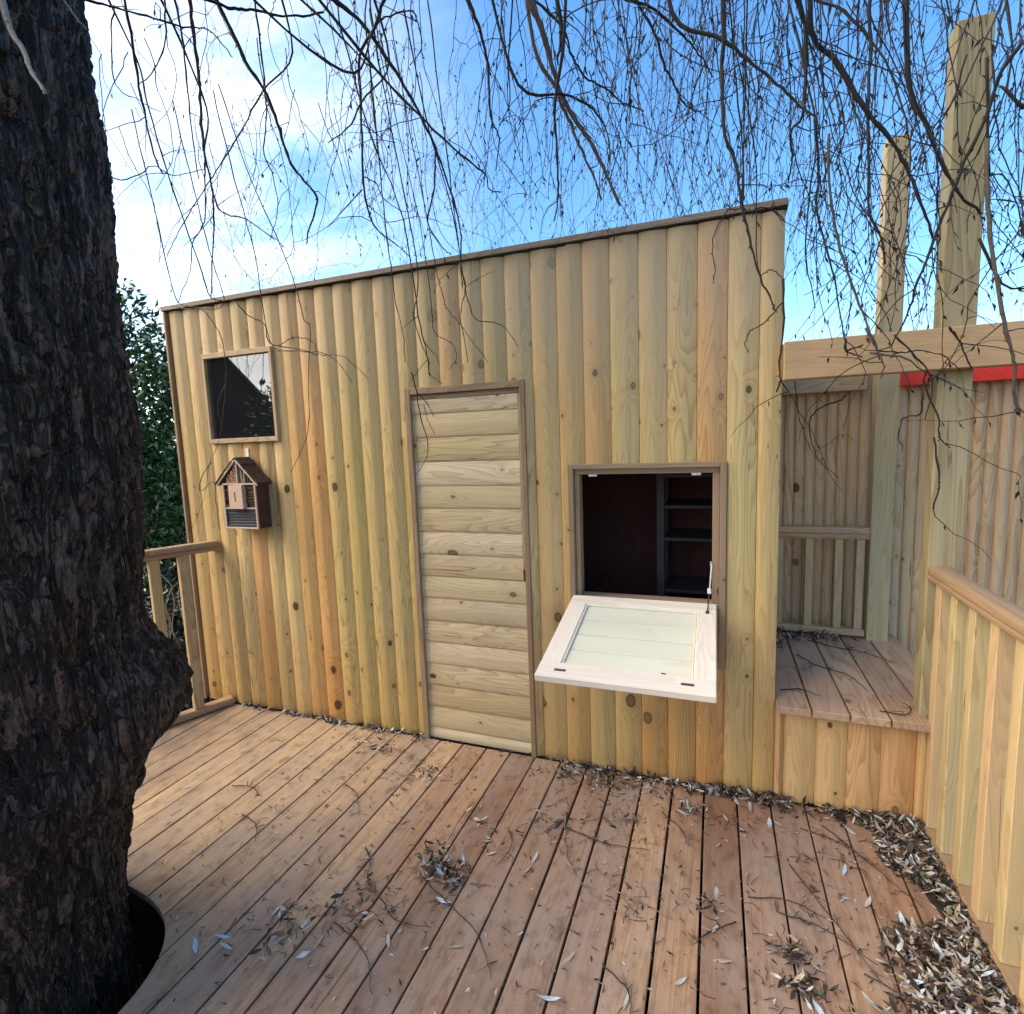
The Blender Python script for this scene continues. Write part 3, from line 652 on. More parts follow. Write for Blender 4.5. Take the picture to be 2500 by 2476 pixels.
# fence behind
fe = thing('fence', (2.5, 1.06, GZ), 'brown-grey close-boarded fence of narrow rounded boards behind the platform', 'fence')
xq = 1.165; k = 0
while xq < 4.6:
    pw_ = .0505 if xq < 1.72 else .0545
    mb = MB(); log_board(mb, xq, xq+pw_+.0006, (xq, xq+pw_+.0006), (GZ, 1.79), P=lambda a, d, h: (a, 1.034+d*.75+ (k % 2)*.002, h), depth=.024, k=1.7)
    mb.build('fence_board', M['fence'], fe, 22); xq += pw_; k += 1
for zz in (.1, .85, 1.5): MB().box((1.16, 1.062, zz), (4.6, 1.10, zz+.07), .002).build('arris_rail', M['trimx'], fe)
# ---------------------------------------------------------------- right railing
rr_ = thing('right_railing', (1.665, -.6, 0), 'right-hand timber railing with brown moulded handrail and close yellow balusters', 'railing')
MB().prism(handprof(.070, .050), (1.663, .028, .935), (1.663, -2.6, .935), (1, 0, 0), (0, 0, 1)).build('handrail', M['rail'], rr_, 35)
MB().prism([(-.033, 0), (-.033, .026), (-.027, .032), (.035, .032), (.040, .026), (.040, 0)], (1.666, -.046, .001), (1.666, -2.6, .001), (1, 0, 0), (0, 0, 1)).build('bottom_rail', M['rail'], rr_, 35)
yb = -.012; k = 0
while yb > -2.5:
    MB().box((1.642, yb-.046+random.uniform(-.001, .001), .0335), (1.702, yb, .934), .002).build('baluster', M['balus'], rr_); yb -= .138 if k else .128; k += 1

# ---------------------------------------------------------------- the willow
BR=[
([[-0.848,-0.55,3.162],[-0.801,-0.525,3.04],[-0.768,-0.5,2.942],[-0.726,-0.475,2.864],[-0.696,-0.45,2.75],[-0.676,-0.425,2.623],[-0.639,-0.4,2.554],[-0.599,-0.375,2.495],[-0.63,-0.35,2.447],[-0.692,-0.325,2.391],[-0.722,-0.3,2.358]],0.0095,0.003,0),
([[-0.921,-0.6,3.149],[-0.951,-0.572,3.045],[-0.975,-0.544,2.946],[-1.011,-0.517,2.816],[-1.046,-0.489,2.693],[-1.061,-0.461,2.634],[-1.076,-0.433,2.565],[-1.072,-0.406,2.505],[-0.966,-0.378,2.465],[-0.855,-0.35,2.378]],0.008,0.0025,1),
([[-1.122,-0.42,2.74],[-1.183,-0.376,2.647],[-1.258,-0.332,2.523],[-1.393,-0.288,2.467],[-1.481,-0.244,2.37],[-1.635,-0.2,2.246]],0.004,0.002,0),
([[-1.116,-0.4,2.593],[-1.223,-0.317,2.481],[-1.35,-0.233,2.355],[-1.468,-0.15,2.26]],0.003,0.002,0),
([[-1.129,-0.7,3.142],[-1.135,-0.68,3.008],[-1.155,-0.66,2.878],[-1.16,-0.64,2.759],[-1.155,-0.62,2.635],[-1.147,-0.6,2.585]],0.006,0.003,0),
([[-0.883,-0.7,3.07],[-0.892,-0.675,2.97],[-0.92,-0.65,2.806],[-0.947,-0.625,2.664],[-0.966,-0.6,2.535]],0.0045,0.002,0),
([[-1.193,-0.8,3.093],[-1.098,-0.76,3.067],[-0.965,-0.72,3.021],[-0.877,-0.68,2.995],[-0.804,-0.64,2.99],[-0.748,-0.6,2.914]],0.005,0.002,0),
([[-0.807,-0.6,3.109],[-0.765,-0.562,3.103],[-0.712,-0.525,3.106],[-0.57,-0.488,3.068],[-0.448,-0.45,3.071]],0.007,0.004,0),
([[-0.713,-0.5,2.837],[-0.865,-0.48,2.73],[-1.024,-0.46,2.634],[-1.132,-0.44,2.58],[-1.312,-0.42,2.461],[-1.43,-0.4,2.379]],0.0035,0.002,0),
([[-0.933,-0.7,3.085],[-0.983,-0.667,2.994],[-1.098,-0.633,2.939],[-1.226,-0.6,2.935]],0.004,0.002,0),
([[-1.119,-0.75,3.087],[-1.201,-0.713,3.012],[-1.258,-0.675,2.902],[-1.192,-0.638,2.851],[-1.132,-0.6,2.815]],0.003,0.0015,0),
([[-0.713,-0.5,3.156],[-0.729,-0.471,3.033],[-0.749,-0.443,2.898],[-0.786,-0.414,2.788],[-0.835,-0.386,2.695],[-0.822,-0.357,2.615],[-0.842,-0.329,2.493],[-0.924,-0.3,2.397]],0.004,0.0018,0),
([[-1.444,-0.6,2.635],[-1.419,-0.57,2.632],[-1.353,-0.54,2.658],[-1.308,-0.51,2.692],[-1.24,-0.48,2.653],[-1.098,-0.45,2.661]],0.003,0.002,0),
([[-0.362,-0.5,3.053],[-0.3,-0.458,3.004],[-0.216,-0.416,2.885],[-0.153,-0.373,2.764],[-0.118,-0.331,2.678],[-0.09,-0.289,2.584],[-0.061,-0.247,2.456],[-0.047,-0.204,2.325],[-0.072,-0.162,2.231],[-0.089,-0.12,2.13]],0.0095,0.002,0),
([[-0.078,-0.42,2.644],[0.005,-0.396,2.554],[0.081,-0.372,2.484],[0.129,-0.348,2.44],[0.132,-0.324,2.4],[0.168,-0.3,2.393]],0.005,0.002,0),
([[-0.159,-0.5,2.993],[-0.228,-0.461,2.948],[-0.321,-0.422,2.908],[-0.356,-0.383,2.781],[-0.389,-0.344,2.621],[-0.417,-0.306,2.507],[-0.416,-0.267,2.403],[-0.381,-0.228,2.35],[-0.334,-0.189,2.309],[-0.313,-0.15,2.278]],0.0075,0.002,1),
([[-0.345,-0.4,2.762],[-0.421,-0.375,2.711],[-0.544,-0.35,2.694]],0.004,0.0025,0),
([[-0.43,-0.3,2.515],[-0.568,-0.275,2.456],[-0.651,-0.25,2.425]],0.003,0.0015,0),
([[0.108,-0.4,2.983],[0.134,-0.36,2.906],[0.142,-0.32,2.816],[0.13,-0.28,2.674],[0.145,-0.24,2.611],[0.11,-0.2,2.527]],0.008,0.002,0),
([[0.362,-0.5,2.84],[0.385,-0.457,2.78],[0.396,-0.414,2.724],[0.408,-0.371,2.664],[0.448,-0.329,2.576],[0.49,-0.286,2.514],[0.534,-0.243,2.43],[0.583,-0.2,2.312]],0.0125,0.006,2),
([[0.401,-0.35,2.648],[0.436,-0.312,2.556],[0.473,-0.275,2.466],[0.498,-0.237,2.407],[0.517,-0.2,2.344]],0.007,0.004,2),
([[0.411,-0.4,2.618],[0.399,-0.375,2.533],[0.399,-0.35,2.423],[0.389,-0.325,2.329],[0.369,-0.3,2.261]],0.0065,0.003,0),
([[0.435,-0.45,2.853],[0.442,-0.425,2.784],[0.417,-0.4,2.698]],0.009,0.004,0),
([[0.37,-0.4,2.892],[0.431,-0.367,2.825],[0.453,-0.333,2.752],[0.49,-0.3,2.702],[0.549,-0.267,2.67],[0.602,-0.233,2.632],[0.67,-0.2,2.603]],0.005,0.0025,0),
([[-0.235,-0.45,2.957],[-0.204,-0.42,3.005],[-0.118,-0.39,3.019],[-0.106,-0.36,2.991],[-0.115,-0.33,2.935],[-0.18,-0.3,2.911]],0.004,0.002,0),
([[0.647,-0.2,2.961],[0.706,-0.16,2.862],[0.728,-0.12,2.788],[0.764,-0.08,2.733],[0.795,-0.04,2.683],[0.836,0.0,2.668]],0.006,0.003,0),
([[-0.393,-0.5,2.988],[-0.299,-0.45,2.88],[-0.246,-0.4,2.84]],0.0045,0.002,0),
([[-0.417,-0.3,2.56],[-0.381,-0.275,2.542],[-0.365,-0.25,2.49],[-0.284,-0.225,2.432],[-0.234,-0.2,2.455]],0.003,0.0015,0),
([[-0.092,-0.3,2.586],[-0.132,-0.255,2.466],[-0.189,-0.21,2.384],[-0.148,-0.165,2.287],[-0.135,-0.12,2.276]],0.003,0.0015,0),
([[0.237,-0.3,3.013],[0.204,-0.267,2.87],[0.19,-0.233,2.737],[0.14,-0.2,2.685]],0.004,0.002,0),
([[0.448,-0.35,2.625],[0.515,-0.3,2.593],[0.55,-0.25,2.536],[0.554,-0.2,2.451]],0.005,0.002,0),
([[0.921,-0.45,2.71],[0.925,-0.413,2.627],[0.92,-0.377,2.56],[0.931,-0.34,2.403],[0.96,-0.303,2.346],[0.983,-0.267,2.224],[1.006,-0.23,2.144],[1.039,-0.193,2.027],[1.085,-0.157,1.93],[1.101,-0.12,1.904]],0.0085,0.0025,1),
([[0.928,-0.35,2.665],[1.006,-0.312,2.603],[1.096,-0.275,2.531],[1.155,-0.237,2.482],[1.198,-0.2,2.469]],0.0065,0.003,1),
([[1.154,-0.35,2.71],[1.17,-0.321,2.622],[1.242,-0.293,2.548],[1.321,-0.264,2.423],[1.384,-0.236,2.354],[1.444,-0.207,2.268],[1.496,-0.179,2.159],[1.538,-0.15,2.066]],0.01,0.004,0),
([[1.119,-0.4,2.686],[1.145,-0.36,2.615],[1.15,-0.32,2.44],[1.12,-0.28,2.391],[1.131,-0.24,2.339],[1.126,-0.2,2.288]],0.007,0.0025,0),
([[1.401,-0.3,2.671],[1.429,-0.264,2.46],[1.481,-0.228,2.368],[1.535,-0.192,2.272],[1.588,-0.156,2.19],[1.666,-0.12,2.123]],0.0085,0.004,0),
([[1.191,-0.25,2.422],[1.21,-0.224,2.285],[1.211,-0.198,2.18],[1.264,-0.172,2.001],[1.296,-0.146,1.851],[1.327,-0.12,1.727]],0.005,0.002,0),
([[1.312,-0.3,2.697],[1.326,-0.27,2.586],[1.331,-0.24,2.417],[1.348,-0.21,2.263],[1.359,-0.18,2.16],[1.4,-0.15,2.088],[1.423,-0.12,2.014]],0.006,0.0035,1),
([[1.672,-0.3,2.494],[1.633,-0.271,2.43],[1.622,-0.243,2.349],[1.577,-0.214,2.217],[1.541,-0.186,2.082],[1.498,-0.157,1.914],[1.493,-0.129,1.862],[1.452,-0.1,1.75]],0.0065,0.0025,0),
([[1.605,-0.3,2.264],[1.632,-0.27,2.053],[1.676,-0.24,1.871],[1.718,-0.21,1.73],[1.751,-0.18,1.653],[1.765,-0.15,1.58],[1.796,-0.12,1.51]],0.0065,0.0045,2),
([[1.245,-0.15,2.426],[1.254,-0.14,2.253],[1.292,-0.13,2.07],[1.343,-0.12,1.919],[1.393,-0.11,1.797],[1.426,-0.1,1.708]],0.005,0.003,2),
([[1.355,0.3,3.054],[1.441,0.3,2.937],[1.527,0.3,2.769],[1.585,0.3,2.528],[1.59,0.3,2.274]],0.006,0.002,0),
([[1.655,-0.15,2.042],[1.724,-0.135,1.907],[1.784,-0.12,1.886]],0.005,0.0025,0),
([[1.722,-0.2,2.368],[1.664,-0.2,2.438]],0.006,0.004,0),
([[1.664,-0.1,2.573],[1.703,-0.05,2.284],[1.737,0.0,2.276],[1.792,0.05,2.263],[1.862,0.1,2.126]],0.005,0.002,0),
([[0.71,-0.2,2.913],[0.787,-0.133,2.863],[0.836,-0.067,2.836],[0.894,0.0,2.771]],0.005,0.0025,0),
([[1.154,0.2,3.085],[1.255,0.2,2.634],[1.242,0.2,2.39],[1.234,0.2,2.179],[1.273,0.2,1.958]],0.005,0.002,0),
([[1.811,0.2,2.892],[1.825,0.167,2.69],[1.794,0.133,2.55],[1.749,0.1,2.4]],0.005,0.002,0),
([[-1.468,-0.15,2.26],[-1.333,-0.142,2.231],[-1.252,-0.133,2.149],[-1.167,-0.125,2.105],[-1.149,-0.117,2.012],[-0.994,-0.108,1.971],[-0.877,-0.1,1.935]],0.0028,0.0015,0),
([[-1.697,-0.15,2.264],[-1.555,-0.143,2.22],[-1.481,-0.136,2.137],[-1.447,-0.129,2.059],[-1.446,-0.122,1.983],[-1.454,-0.115,1.877],[-1.504,-0.108,1.714],[-1.559,-0.101,1.565],[-1.665,-0.094,1.413],[-1.733,-0.087,1.244],[-1.874,-0.08,1.045]],0.0032,0.001,0),
([[-1.422,-0.12,2.228],[-1.648,-0.11,2.233],[-1.775,-0.1,2.265]],0.002,0.0015,0),
([[-1.164,-0.1,2.025],[-1.011,-0.09,1.966],[-0.881,-0.08,1.946],[-0.802,-0.07,1.905],[-0.719,-0.06,1.799]],0.0022,0.001,0),
([[-1.106,-0.1,2.001],[-1.014,-0.092,2.03],[-0.919,-0.084,2.004],[-0.886,-0.076,1.938],[-0.758,-0.068,1.919],[-0.628,-0.06,1.802]],0.0018,0.001,0),
([[-0.964,-0.12,2.261],[-0.932,-0.11,2.1],[-0.91,-0.1,2.063],[-0.951,-0.09,1.86],[-0.985,-0.08,1.61],[-1.028,-0.07,1.516],[-1.138,-0.06,1.372]],0.002,0.001,0),
([[-1.494,-0.09,1.843],[-1.562,-0.09,1.738],[-1.551,-0.09,1.616]],0.0015,0.001,0),
([[-1.676,-0.07,1.433],[-1.765,-0.066,1.35],[-1.788,-0.062,1.274],[-1.684,-0.058,1.327],[-1.689,-0.054,1.219],[-1.686,-0.05,1.055]],0.0018,0.001,0),
([[-0.196,-0.15,2.222],[-0.18,-0.138,2.137],[-0.163,-0.125,2.059],[-0.101,-0.112,1.975],[0.003,-0.1,1.823]],0.0018,0.001,0),
([[-0.072,-0.15,2.181],[-0.056,-0.14,2.074],[-0.025,-0.13,1.995],[0.062,-0.12,1.976],[0.115,-0.11,1.922],[0.144,-0.1,1.874]],0.0022,0.001,0),
([[-0.41,-0.15,2.261],[-0.412,-0.133,2.119],[-0.392,-0.117,1.981],[-0.401,-0.1,1.858]],0.0025,0.0012,0),
([[-0.078,-0.15,2.228],[-0.07,-0.133,2.124],[-0.106,-0.117,2.022],[-0.087,-0.1,1.831]],0.0022,0.0012,0),
([[-0.264,-0.18,2.185],[-0.305,-0.16,2.02],[-0.261,-0.14,1.857],[-0.266,-0.12,1.794],[-0.213,-0.1,1.75]],0.0025,0.0012,0),
([[-0.291,-0.15,2.037],[-0.276,-0.125,1.893],[-0.278,-0.1,1.789]],0.0025,0.002,0),
([[-0.358,-0.12,1.809],[-0.346,-0.108,1.725],[-0.34,-0.096,1.614],[-0.315,-0.084,1.492],[-0.336,-0.072,1.422],[-0.404,-0.06,1.342]],0.0024,0.001,0),
([[-0.35,-0.1,1.726],[-0.301,-0.09,1.664],[-0.28,-0.08,1.612]],0.0018,0.001,0),
([[-0.315,-0.1,1.664],[-0.305,-0.09,1.596],[-0.28,-0.08,1.53]],0.0015,0.001,0),
([[-0.255,-0.1,2.156],[-0.257,-0.092,2.045],[-0.247,-0.084,1.971],[-0.177,-0.076,1.924],[-0.156,-0.068,1.865],[-0.201,-0.06,1.816]],0.0018,0.001,0),
([[1.122,-0.13,2.001],[1.129,-0.123,1.842],[1.12,-0.115,1.713],[1.125,-0.107,1.667],[1.151,-0.1,1.625]],0.005,0.002,0),
([[1.124,-0.12,1.665],[1.111,-0.12,1.623]],0.003,0.002,0),
([[0.996,-0.16,2.244],[1.057,-0.14,2.243],[1.107,-0.12,2.22],[1.128,-0.1,2.199]],0.0022,0.0012,0),
([[0.988,-0.2,2.242],[0.947,-0.18,2.239],[0.904,-0.16,2.184],[0.895,-0.14,2.128],[0.905,-0.12,2.066],[0.899,-0.1,2.026]],0.0022,0.001,0),
([[1.042,-0.14,2.054],[1.086,-0.12,2.041],[1.125,-0.1,2.015]],0.002,0.001,0),
([[1.127,-0.1,1.931],[1.067,-0.09,1.868],[1.024,-0.08,1.847],[1.009,-0.07,1.803],[1.026,-0.06,1.775]],0.002,0.001,0),
([[1.313,-0.14,1.782],[1.319,-0.13,1.745],[1.366,-0.12,1.723]],0.0045,0.002,0),
([[1.319,-0.13,1.745],[1.375,-0.1,1.763]],0.003,0.0015,0),
([[1.367,-0.15,1.811],[1.424,-0.135,1.698],[1.424,-0.12,1.649]],0.004,0.002,2),
([[1.388,0.2,1.617],[1.371,0.25,1.599],[1.312,0.3,1.574],[1.285,0.35,1.521],[1.302,0.4,1.447],[1.342,0.45,1.352],[1.428,0.5,1.271]],0.0024,0.001,0),
([[1.551,-0.1,1.66],[1.558,-0.083,1.618],[1.606,-0.065,1.503],[1.62,-0.047,1.438],[1.654,-0.03,1.411]],0.0028,0.0012,0),
([[1.549,-0.1,1.592],[1.549,-0.075,1.524],[1.513,-0.05,1.514],[1.505,-0.025,1.456],[1.531,0.0,1.401]],0.0035,0.0012,0),
([[1.61,-0.02,1.445],[1.632,-0.015,1.293],[1.621,-0.01,1.198]],0.0026,0.0018,0),
([[1.597,-0.13,1.79],[1.629,-0.115,1.754],[1.674,-0.1,1.663]],0.003,0.0015,0),
([[1.386,-0.13,1.733],[1.492,-0.115,1.706],[1.546,-0.1,1.661]],0.003,0.0015,2),
([[1.456,-0.12,1.783],[1.537,-0.107,1.691],[1.576,-0.093,1.616],[1.564,-0.08,1.504]],0.0025,0.0012,0),
([[1.413,-0.13,1.736],[1.479,-0.123,1.725],[1.528,-0.115,1.728],[1.599,-0.107,1.704],[1.644,-0.1,1.659]],0.0022,0.001,0),
([[1.751,0.1,1.653],[1.719,0.075,1.58],[1.681,0.05,1.515]],0.002,0.001,0),
([[1.217,0.3,1.839],[1.233,0.367,1.655],[1.268,0.433,1.499],[1.334,0.5,1.359]],0.0018,0.001,0),
([[-0.337,-1.55,2.33],[-0.304,-1.562,2.264],[-0.253,-1.575,2.207],[-0.218,-1.588,2.159],[-0.168,-1.6,2.103]],0.0065,0.003,3),
([[-0.547,-1.3,2.562],[-0.509,-1.3,2.51],[-0.48,-1.3,2.481]],0.004,0.002,3),
]
wl = thing('willow_tree', (-1.15, -1.6, GZ), 'big dark rough-barked willow growing through the deck with drooping bare branches', 'tree')
prof = [(-.75, .49), (-.45, .47), (-.28, .47), (-.08, .462), (.08, .457), (.22, .478), (.36, .508), (.49, .545), (.60, .566), (.75, .582), (.93, .588), (1.04, .592), (1.24, .618), (1.43, .633), (1.63, .637), (1.75, .627), (1.87, .620), (2.09, .627), (2.29, .640), (2.61, .631), (2.78, .623), (3.2, .60), (3.7, .52), (4.2, .36), (4.7, .2)]
nz, na = 620, 460
zz = np.linspace(-.62, 4.6, nz); aa = np.linspace(0, 2*np.pi, na, endpoint=False)
pz_, pr_ = zip(*prof)
rz = np.interp(zz, pz_, pr_)
ker = np.ones(15)/15; rz = np.convolve(np.pad(rz, 7, mode='edge'), ker, 'valid')
A, Z = np.meshgrid(aa, zz); Rr = np.repeat(rz[:, None], na, 1)
da = (A-math.radians(53)+np.pi) % (2*np.pi)-np.pi
burl = .128*np.exp(-np.abs((Z-.745)/.150)**2.6-np.abs(da/.46)**2.4)
burl2 = .05*np.exp(-((Z-.62)/.10)**2-((da+.75)/.30)**2)
back = np.clip((da-.3)/1.2, 0, 1); back = back*(1-np.clip((np.abs(da)-2.2)/.8, 0, 1))
low = np.clip(1-(Z-.1)/.8, 0, 1)
Rr = Rr*(1-.08*back*low)
cx, cy = np.cos(A), np.sin(A)
X_, Y_ = cx*.6, cy*.6
w1 = vnoise(X_*3+5, Y_*3, Z*1.2); w2 = vnoise(X_*3+25, Y_*3+7, Z*1.2+9)
twist = (w1-.5)*.55+(Z*.10)
ua = A+twist*.5
ux, uy = np.cos(ua)*.6, np.sin(ua)*.6
n1 = vnoise(ux*30, uy*30, Z*3.4+w2*2.2); n2 = vnoise(ux*52+40, uy*52, Z*13+3); n3 = vnoise(ux*90+9, uy*90+3, Z*34); n4 = vnoise(ux*150+9, uy*150+3, Z*80); n6 = vnoise(ux*15+2, uy*15+5, Z*2.0+w1*2)
rid = 1-np.abs(2*n1-1); rid2 = 1-np.abs(2*n2-1)
fur = np.clip((rid-.80)/.2, 0, 1)            # narrow deep furrows
fur2 = np.clip((rid2-.82)/.18, 0, 1)
knob = np.clip(burl/.135, 0, 1)
rid3 = 1-np.abs(2*n3-1); fur3 = np.clip((rid3-.8)/.2, 0, 1)
n5 = vnoise(ux*26+3, uy*26+8, Z*8+w1*3); terr = np.floor(n5*5)/5+.2*np.clip((n5*5 % 1)*2.5-1.5, 0, 1)
rough_ = vnoise(X_*38, Y_*38, Z*36)-.5
Rr = Rr+burl+burl2+(vnoise(X_*2.2+3, Y_*2.2, Z*.8)-.5)*.035*(1-.6*np.clip(1-np.abs(da)/.5, 0, 1))+(-.026*fur-.018*fur2-.008*fur3+.008*(terr-.5)+.036*(n6-.5)+.012*(n2-.5)+.012*(n3-.5)+.009*(n4-.5))*(1-.45*knob)+rough_*.020*knob
TX, TY = -1.15+Rr*cx, -1.6+Rr*cy
V = np.stack([TX, TY, Z], -1).reshape(-1, 3)-np.array([-1.15, -1.6, GZ])
ii = np.arange(nz-1)[:, None]*na; jj = np.arange(na)[None, :]; j2 = (jj+1) % na
F = np.stack([ii+jj, ii+j2, ii+na+j2, ii+na+jj], -1).reshape(-1, 4)
me = bpy.data.meshes.new('trunk'); me.vertices.add(len(V)); me.vertices.foreach_set('co', V.ravel())
me.loops.add(F.size); me.loops.foreach_set('vertex_index', F.ravel().astype(np.int32)); me.polygons.add(len(F))
me.polygons.foreach_set('loop_start', np.arange(len(F), dtype=np.int32)*4)
me.polygons.foreach_set('use_smooth', np.ones(len(F), dtype=bool)); me.materials.append(M['bark']); me.update(); me.validate()
tk = bpy.data.objects.new('trunk', me); COL.objects.link(tk); tk.parent = wl; BASE[tk.name] = BASE[wl.name]
# limbs above the frame that carry the drooping branches
LIMBS = []
def limb(pts, a, b_):
    P = smooth_poly(pts, 8); rad = np.linspace(a, b_, len(P)); mb = MB(); mb.tube(P, rad, 10); mb.build('limb', M['bark'], wl); LIMBS.append(P)
limb([(-1.15, -1.6, 3.4), (-.7, -1.2, 4.3), (.1, -.8, 4.6), (1.0, -.6, 4.55), (1.9, -.3, 4.3), (2.7, .1, 4.0)], .22, .05)
limb([(-1.15, -1.6, 3.6), (-1.0, -.9, 4.6), (-.6, -.2, 5.0), (.0, .5, 5.3), (.7, 1.1, 5.6), (1.3, 1.6, 6.0)], .20, .05)
limb([(-1.15, -1.6, 3.6), (-1.5, -.9, 4.6), (-1.8, -.3, 5.0), (-2.2, .3, 5.3), (-2.6, .9, 5.7)], .18, .05)
limb([(-1.15, -1.6, 3.5), (-1.9, -2.0, 4.4), (-3.0, -2.3, 4.8), (-4.4, -2.6, 4.6)], .17, .05)
limb([(-1.15, -1.6, 3.8), (-1.1, -2.6, 4.8), (-.8, -3.8, 5.1), (-.2, -5.2, 4.8)], .16, .05)
LP = np.vstack(LIMBS)
mats_b = [M['branch'], M['branch1'], M['branch2'], M['branch3']]
TW = []                       # (polyline, r0, r1) of hanging twigs
TWL = MB()                    # withered leaves and catkins left on the twigs
def flake(p, ln, wd):
    """small curled leaf hanging from p"""
    a = random.uniform(0, 6.283); tl = random.uniform(.1, .9)
    d = Vector((math.cos(a)*tl, math.sin(a)*tl, -1)).normalized()
    s_ = d.cross(Vector((random.uniform(-1, 1), random.uniform(-1, 1), .2))).normalized()*wd
    p = Vector(p); c = d.cross(s_.normalized())*ln*random.uniform(-.25, .25)
    TWL.add([p, p+d*ln*.45+s_+c, p+d*ln+c*.2, p+d*ln*.45-s_+c], [(0, 1, 2), (0, 2, 3)])
def blocked(p):
    if -2.03 < p[0] < 1.17 and p[1] > -.03 and p[2] < 2.34 and p[1] < 1.6: return True
    if p[0] > 1.14 and -.09 < p[1] < .0 and 1.66 < p[2] < 1.81: return True
    return False
def strand(p, d, ln, wig, grav, step=.045):
    P = [np.array(p, float)]; d = np.array(d, float); d /= np.linalg.norm(d)
    n = max(3, int(ln/step)); bend = np.random.randn(3)*wig*.5
    for _ in range(n):
        if random.random() < .16: bend = np.random.randn(3)*wig*.6
        d = d+np.random.randn(3)*wig*.5+bend*.35+np.array([0, 0, -grav]); d /= np.linalg.norm(d)
        q = P[-1]+d*step
        if blocked(q) or (q[2] < 2.2 and q[0] < 1.15 and -1.2 < q[1] < 0 and random.random() < .5): break
        P.append(q)
    return P
def leafy(P, dens, r):
    for q in P[1:]:
        if random.random() < dens: flake(q, random.uniform(.014, .036), random.uniform(.0022, .0048))
nt_ = 0
for pts, ra, rb_, tone in BR:
    if ra < .0033 and pts[-1][1] > -.21 and 2.02 < pts[0][2] < 2.5 and pts[0][1] > -.26 and pts[0][0] < 1.2:
        p_ = pts[0]; sx_ = random.uniform(-.10, .10)      # the twig hangs over the roof edge from the branches above
        pts = [[p_[0]+sx_*1.5, p_[1]-.22, 3.05], [p_[0]+sx_, p_[1]-.14, 2.72], [p_[0]+sx_*.2, p_[1]-.05, 2.42]]+list(pts)
    P = smooth_poly(pts, 5)
    P = P+np.random.randn(*P.shape)*(.0014 if tone != 3 else .0004)
    zmax = P[0][2]
    if ra < .0031 and pts[-1][1] > -.21 and pts[-1][2] < 2.32: ra *= 1.45; rb_ *= 1.5
    if zmax > 2.60 and ra >= .0035 and tone != 3:
        # carry the branch on up to the nearest limb, above the frame
        q = LP[np.argmin(((LP-P[0])**2).sum(1)+.3*(LP[:, 0]-P[0][0])**2)]
        mid = P[0]+(q-P[0])*.5+np.array([0, 0, .15]); d0 = P[0]-P[min(3, len(P)-1)]; d0 /= np.linalg.norm(d0)
        ext = smooth_poly([q, mid*.6+.4*(P[0]+d0*.8), P[0]+d0*.22, P[0]], 6)[:-1]
        ne = len(ext); P2 = np.vstack([ext, P]); rad = np.concatenate([np.linspace(ra*1.5, ra, ne), np.linspace(ra, rb_, len(P))])
    else: P2 = P; rad = np.linspace(ra, rb_, len(P))
    rad = rad*.88*(1+.12*np.random.randn(len(rad)).clip(-1.5, 1.5))
    mb = MB(); mb.tube(P2, rad, 6)
    # buds and spur stubs
    for q, r_ in zip(P[2:], rad[-len(P)+2:]):
        if random.random() < .45:
            v_ = np.random.randn(3); v_[2] = -abs(v_[2])*.4; v_ /= np.linalg.norm(v_)
            L_ = random.uniform(.004, .011); mb.tube([q, q+v_*L_*.6+[0, 0, -.001], q+v_*L_], [r_*.8, r_*.7, .0006], 4)
    mb.build('branch', mats_b[tone], wl)
    if tone == 3: continue
    # side shoots on the traced branches
    LN = np.linalg.norm(np.diff(P, axis=0), axis=1).sum()
    right = 1 if pts[0][0] > .2 else .55
    for _ in range(int(LN*(7 if ra > .0035 else 2.0)*right)):
        q = P[random.randrange(1, len(P))]
        d = np.array([random.uniform(-1, 1), random.uniform(-.8, .6), random.uniform(-.7, .5)])
        S = strand(q, d, random.uniform(.12, .5), .42, .14)
        if len(S) > 3: TW.append((S, min(rb_*.8, .0018), .0006)); leafy(S, .25 if q[0] > .2 else .10, 1)
# hanging strands over the whole width; denser on the right, and behind the playhouse
def zone(n, xr, yr, zr, ln, dens, wig=.23, grav=.15, r=.0019, sub=2):
    for _ in range(n):
        p = (random.uniform(*xr), random.uniform(*yr), random.uniform(*zr))
        if blocked(p): continue
        S = strand(p, (random.uniform(-.5, .5), random.uniform(-.4, .4), -1), random.uniform(*ln), wig, grav)
        if len(S) < 4: continue
        TW.append((S, r, .0008)); leafy(S, dens, 1)
        for _ in range(random.randint(0, sub)):
            q = S[random.randrange(1, len(S))]
            S2 = strand(q, (random.uniform(-1, 1), random.uniform(-.8, .8), random.uniform(-.9, .2)), random.uniform(.12, .45), .4, .14)
            if len(S2) > 3: TW.append((S2, r*.7, .0006)); leafy(S2, dens*1.2, 1)
zone(120, (1.0, 2.7), (-.6, .7), (2.9, 3.5), (.6, 1.5), .50)
zone(60, (.3, 1.2), (-.7, -.05), (2.85, 3.3), (.4, .85), .40)
zone(40, (.0, 1.3), (.1, 1.8), (3.0, 3.8), (.6, 1.4), .45)
zone(44, (-.9, .4), (-.6, .6), (2.95, 3.6), (.35, .9), .45)
zone(30, (-2.2, -.7), (-.7, .8), (3.0, 3.9), (.4, 1.1), .16, .36)
zone(46, (1.2, 2.6), (-.3, .7), (2.2, 2.7), (.3, .9), .45, .40, .10)
zone(46, (-5.2, -2.8), (-3.8, -1.6), (3.1, 4.2), (1.2, 2.3), .2, .34, .14, .0042)
N_NEAR = len(TW)
zone(230, (.3, 3.8), (.8, 3.6), (3.3, 5.2), (.8, 2.2), .50, r=.0017)
zone(130, (-2.2, .9), (1.2, 4.0), (3.4, 5.4), (.6, 2.0), .25, .36, r=.0016)
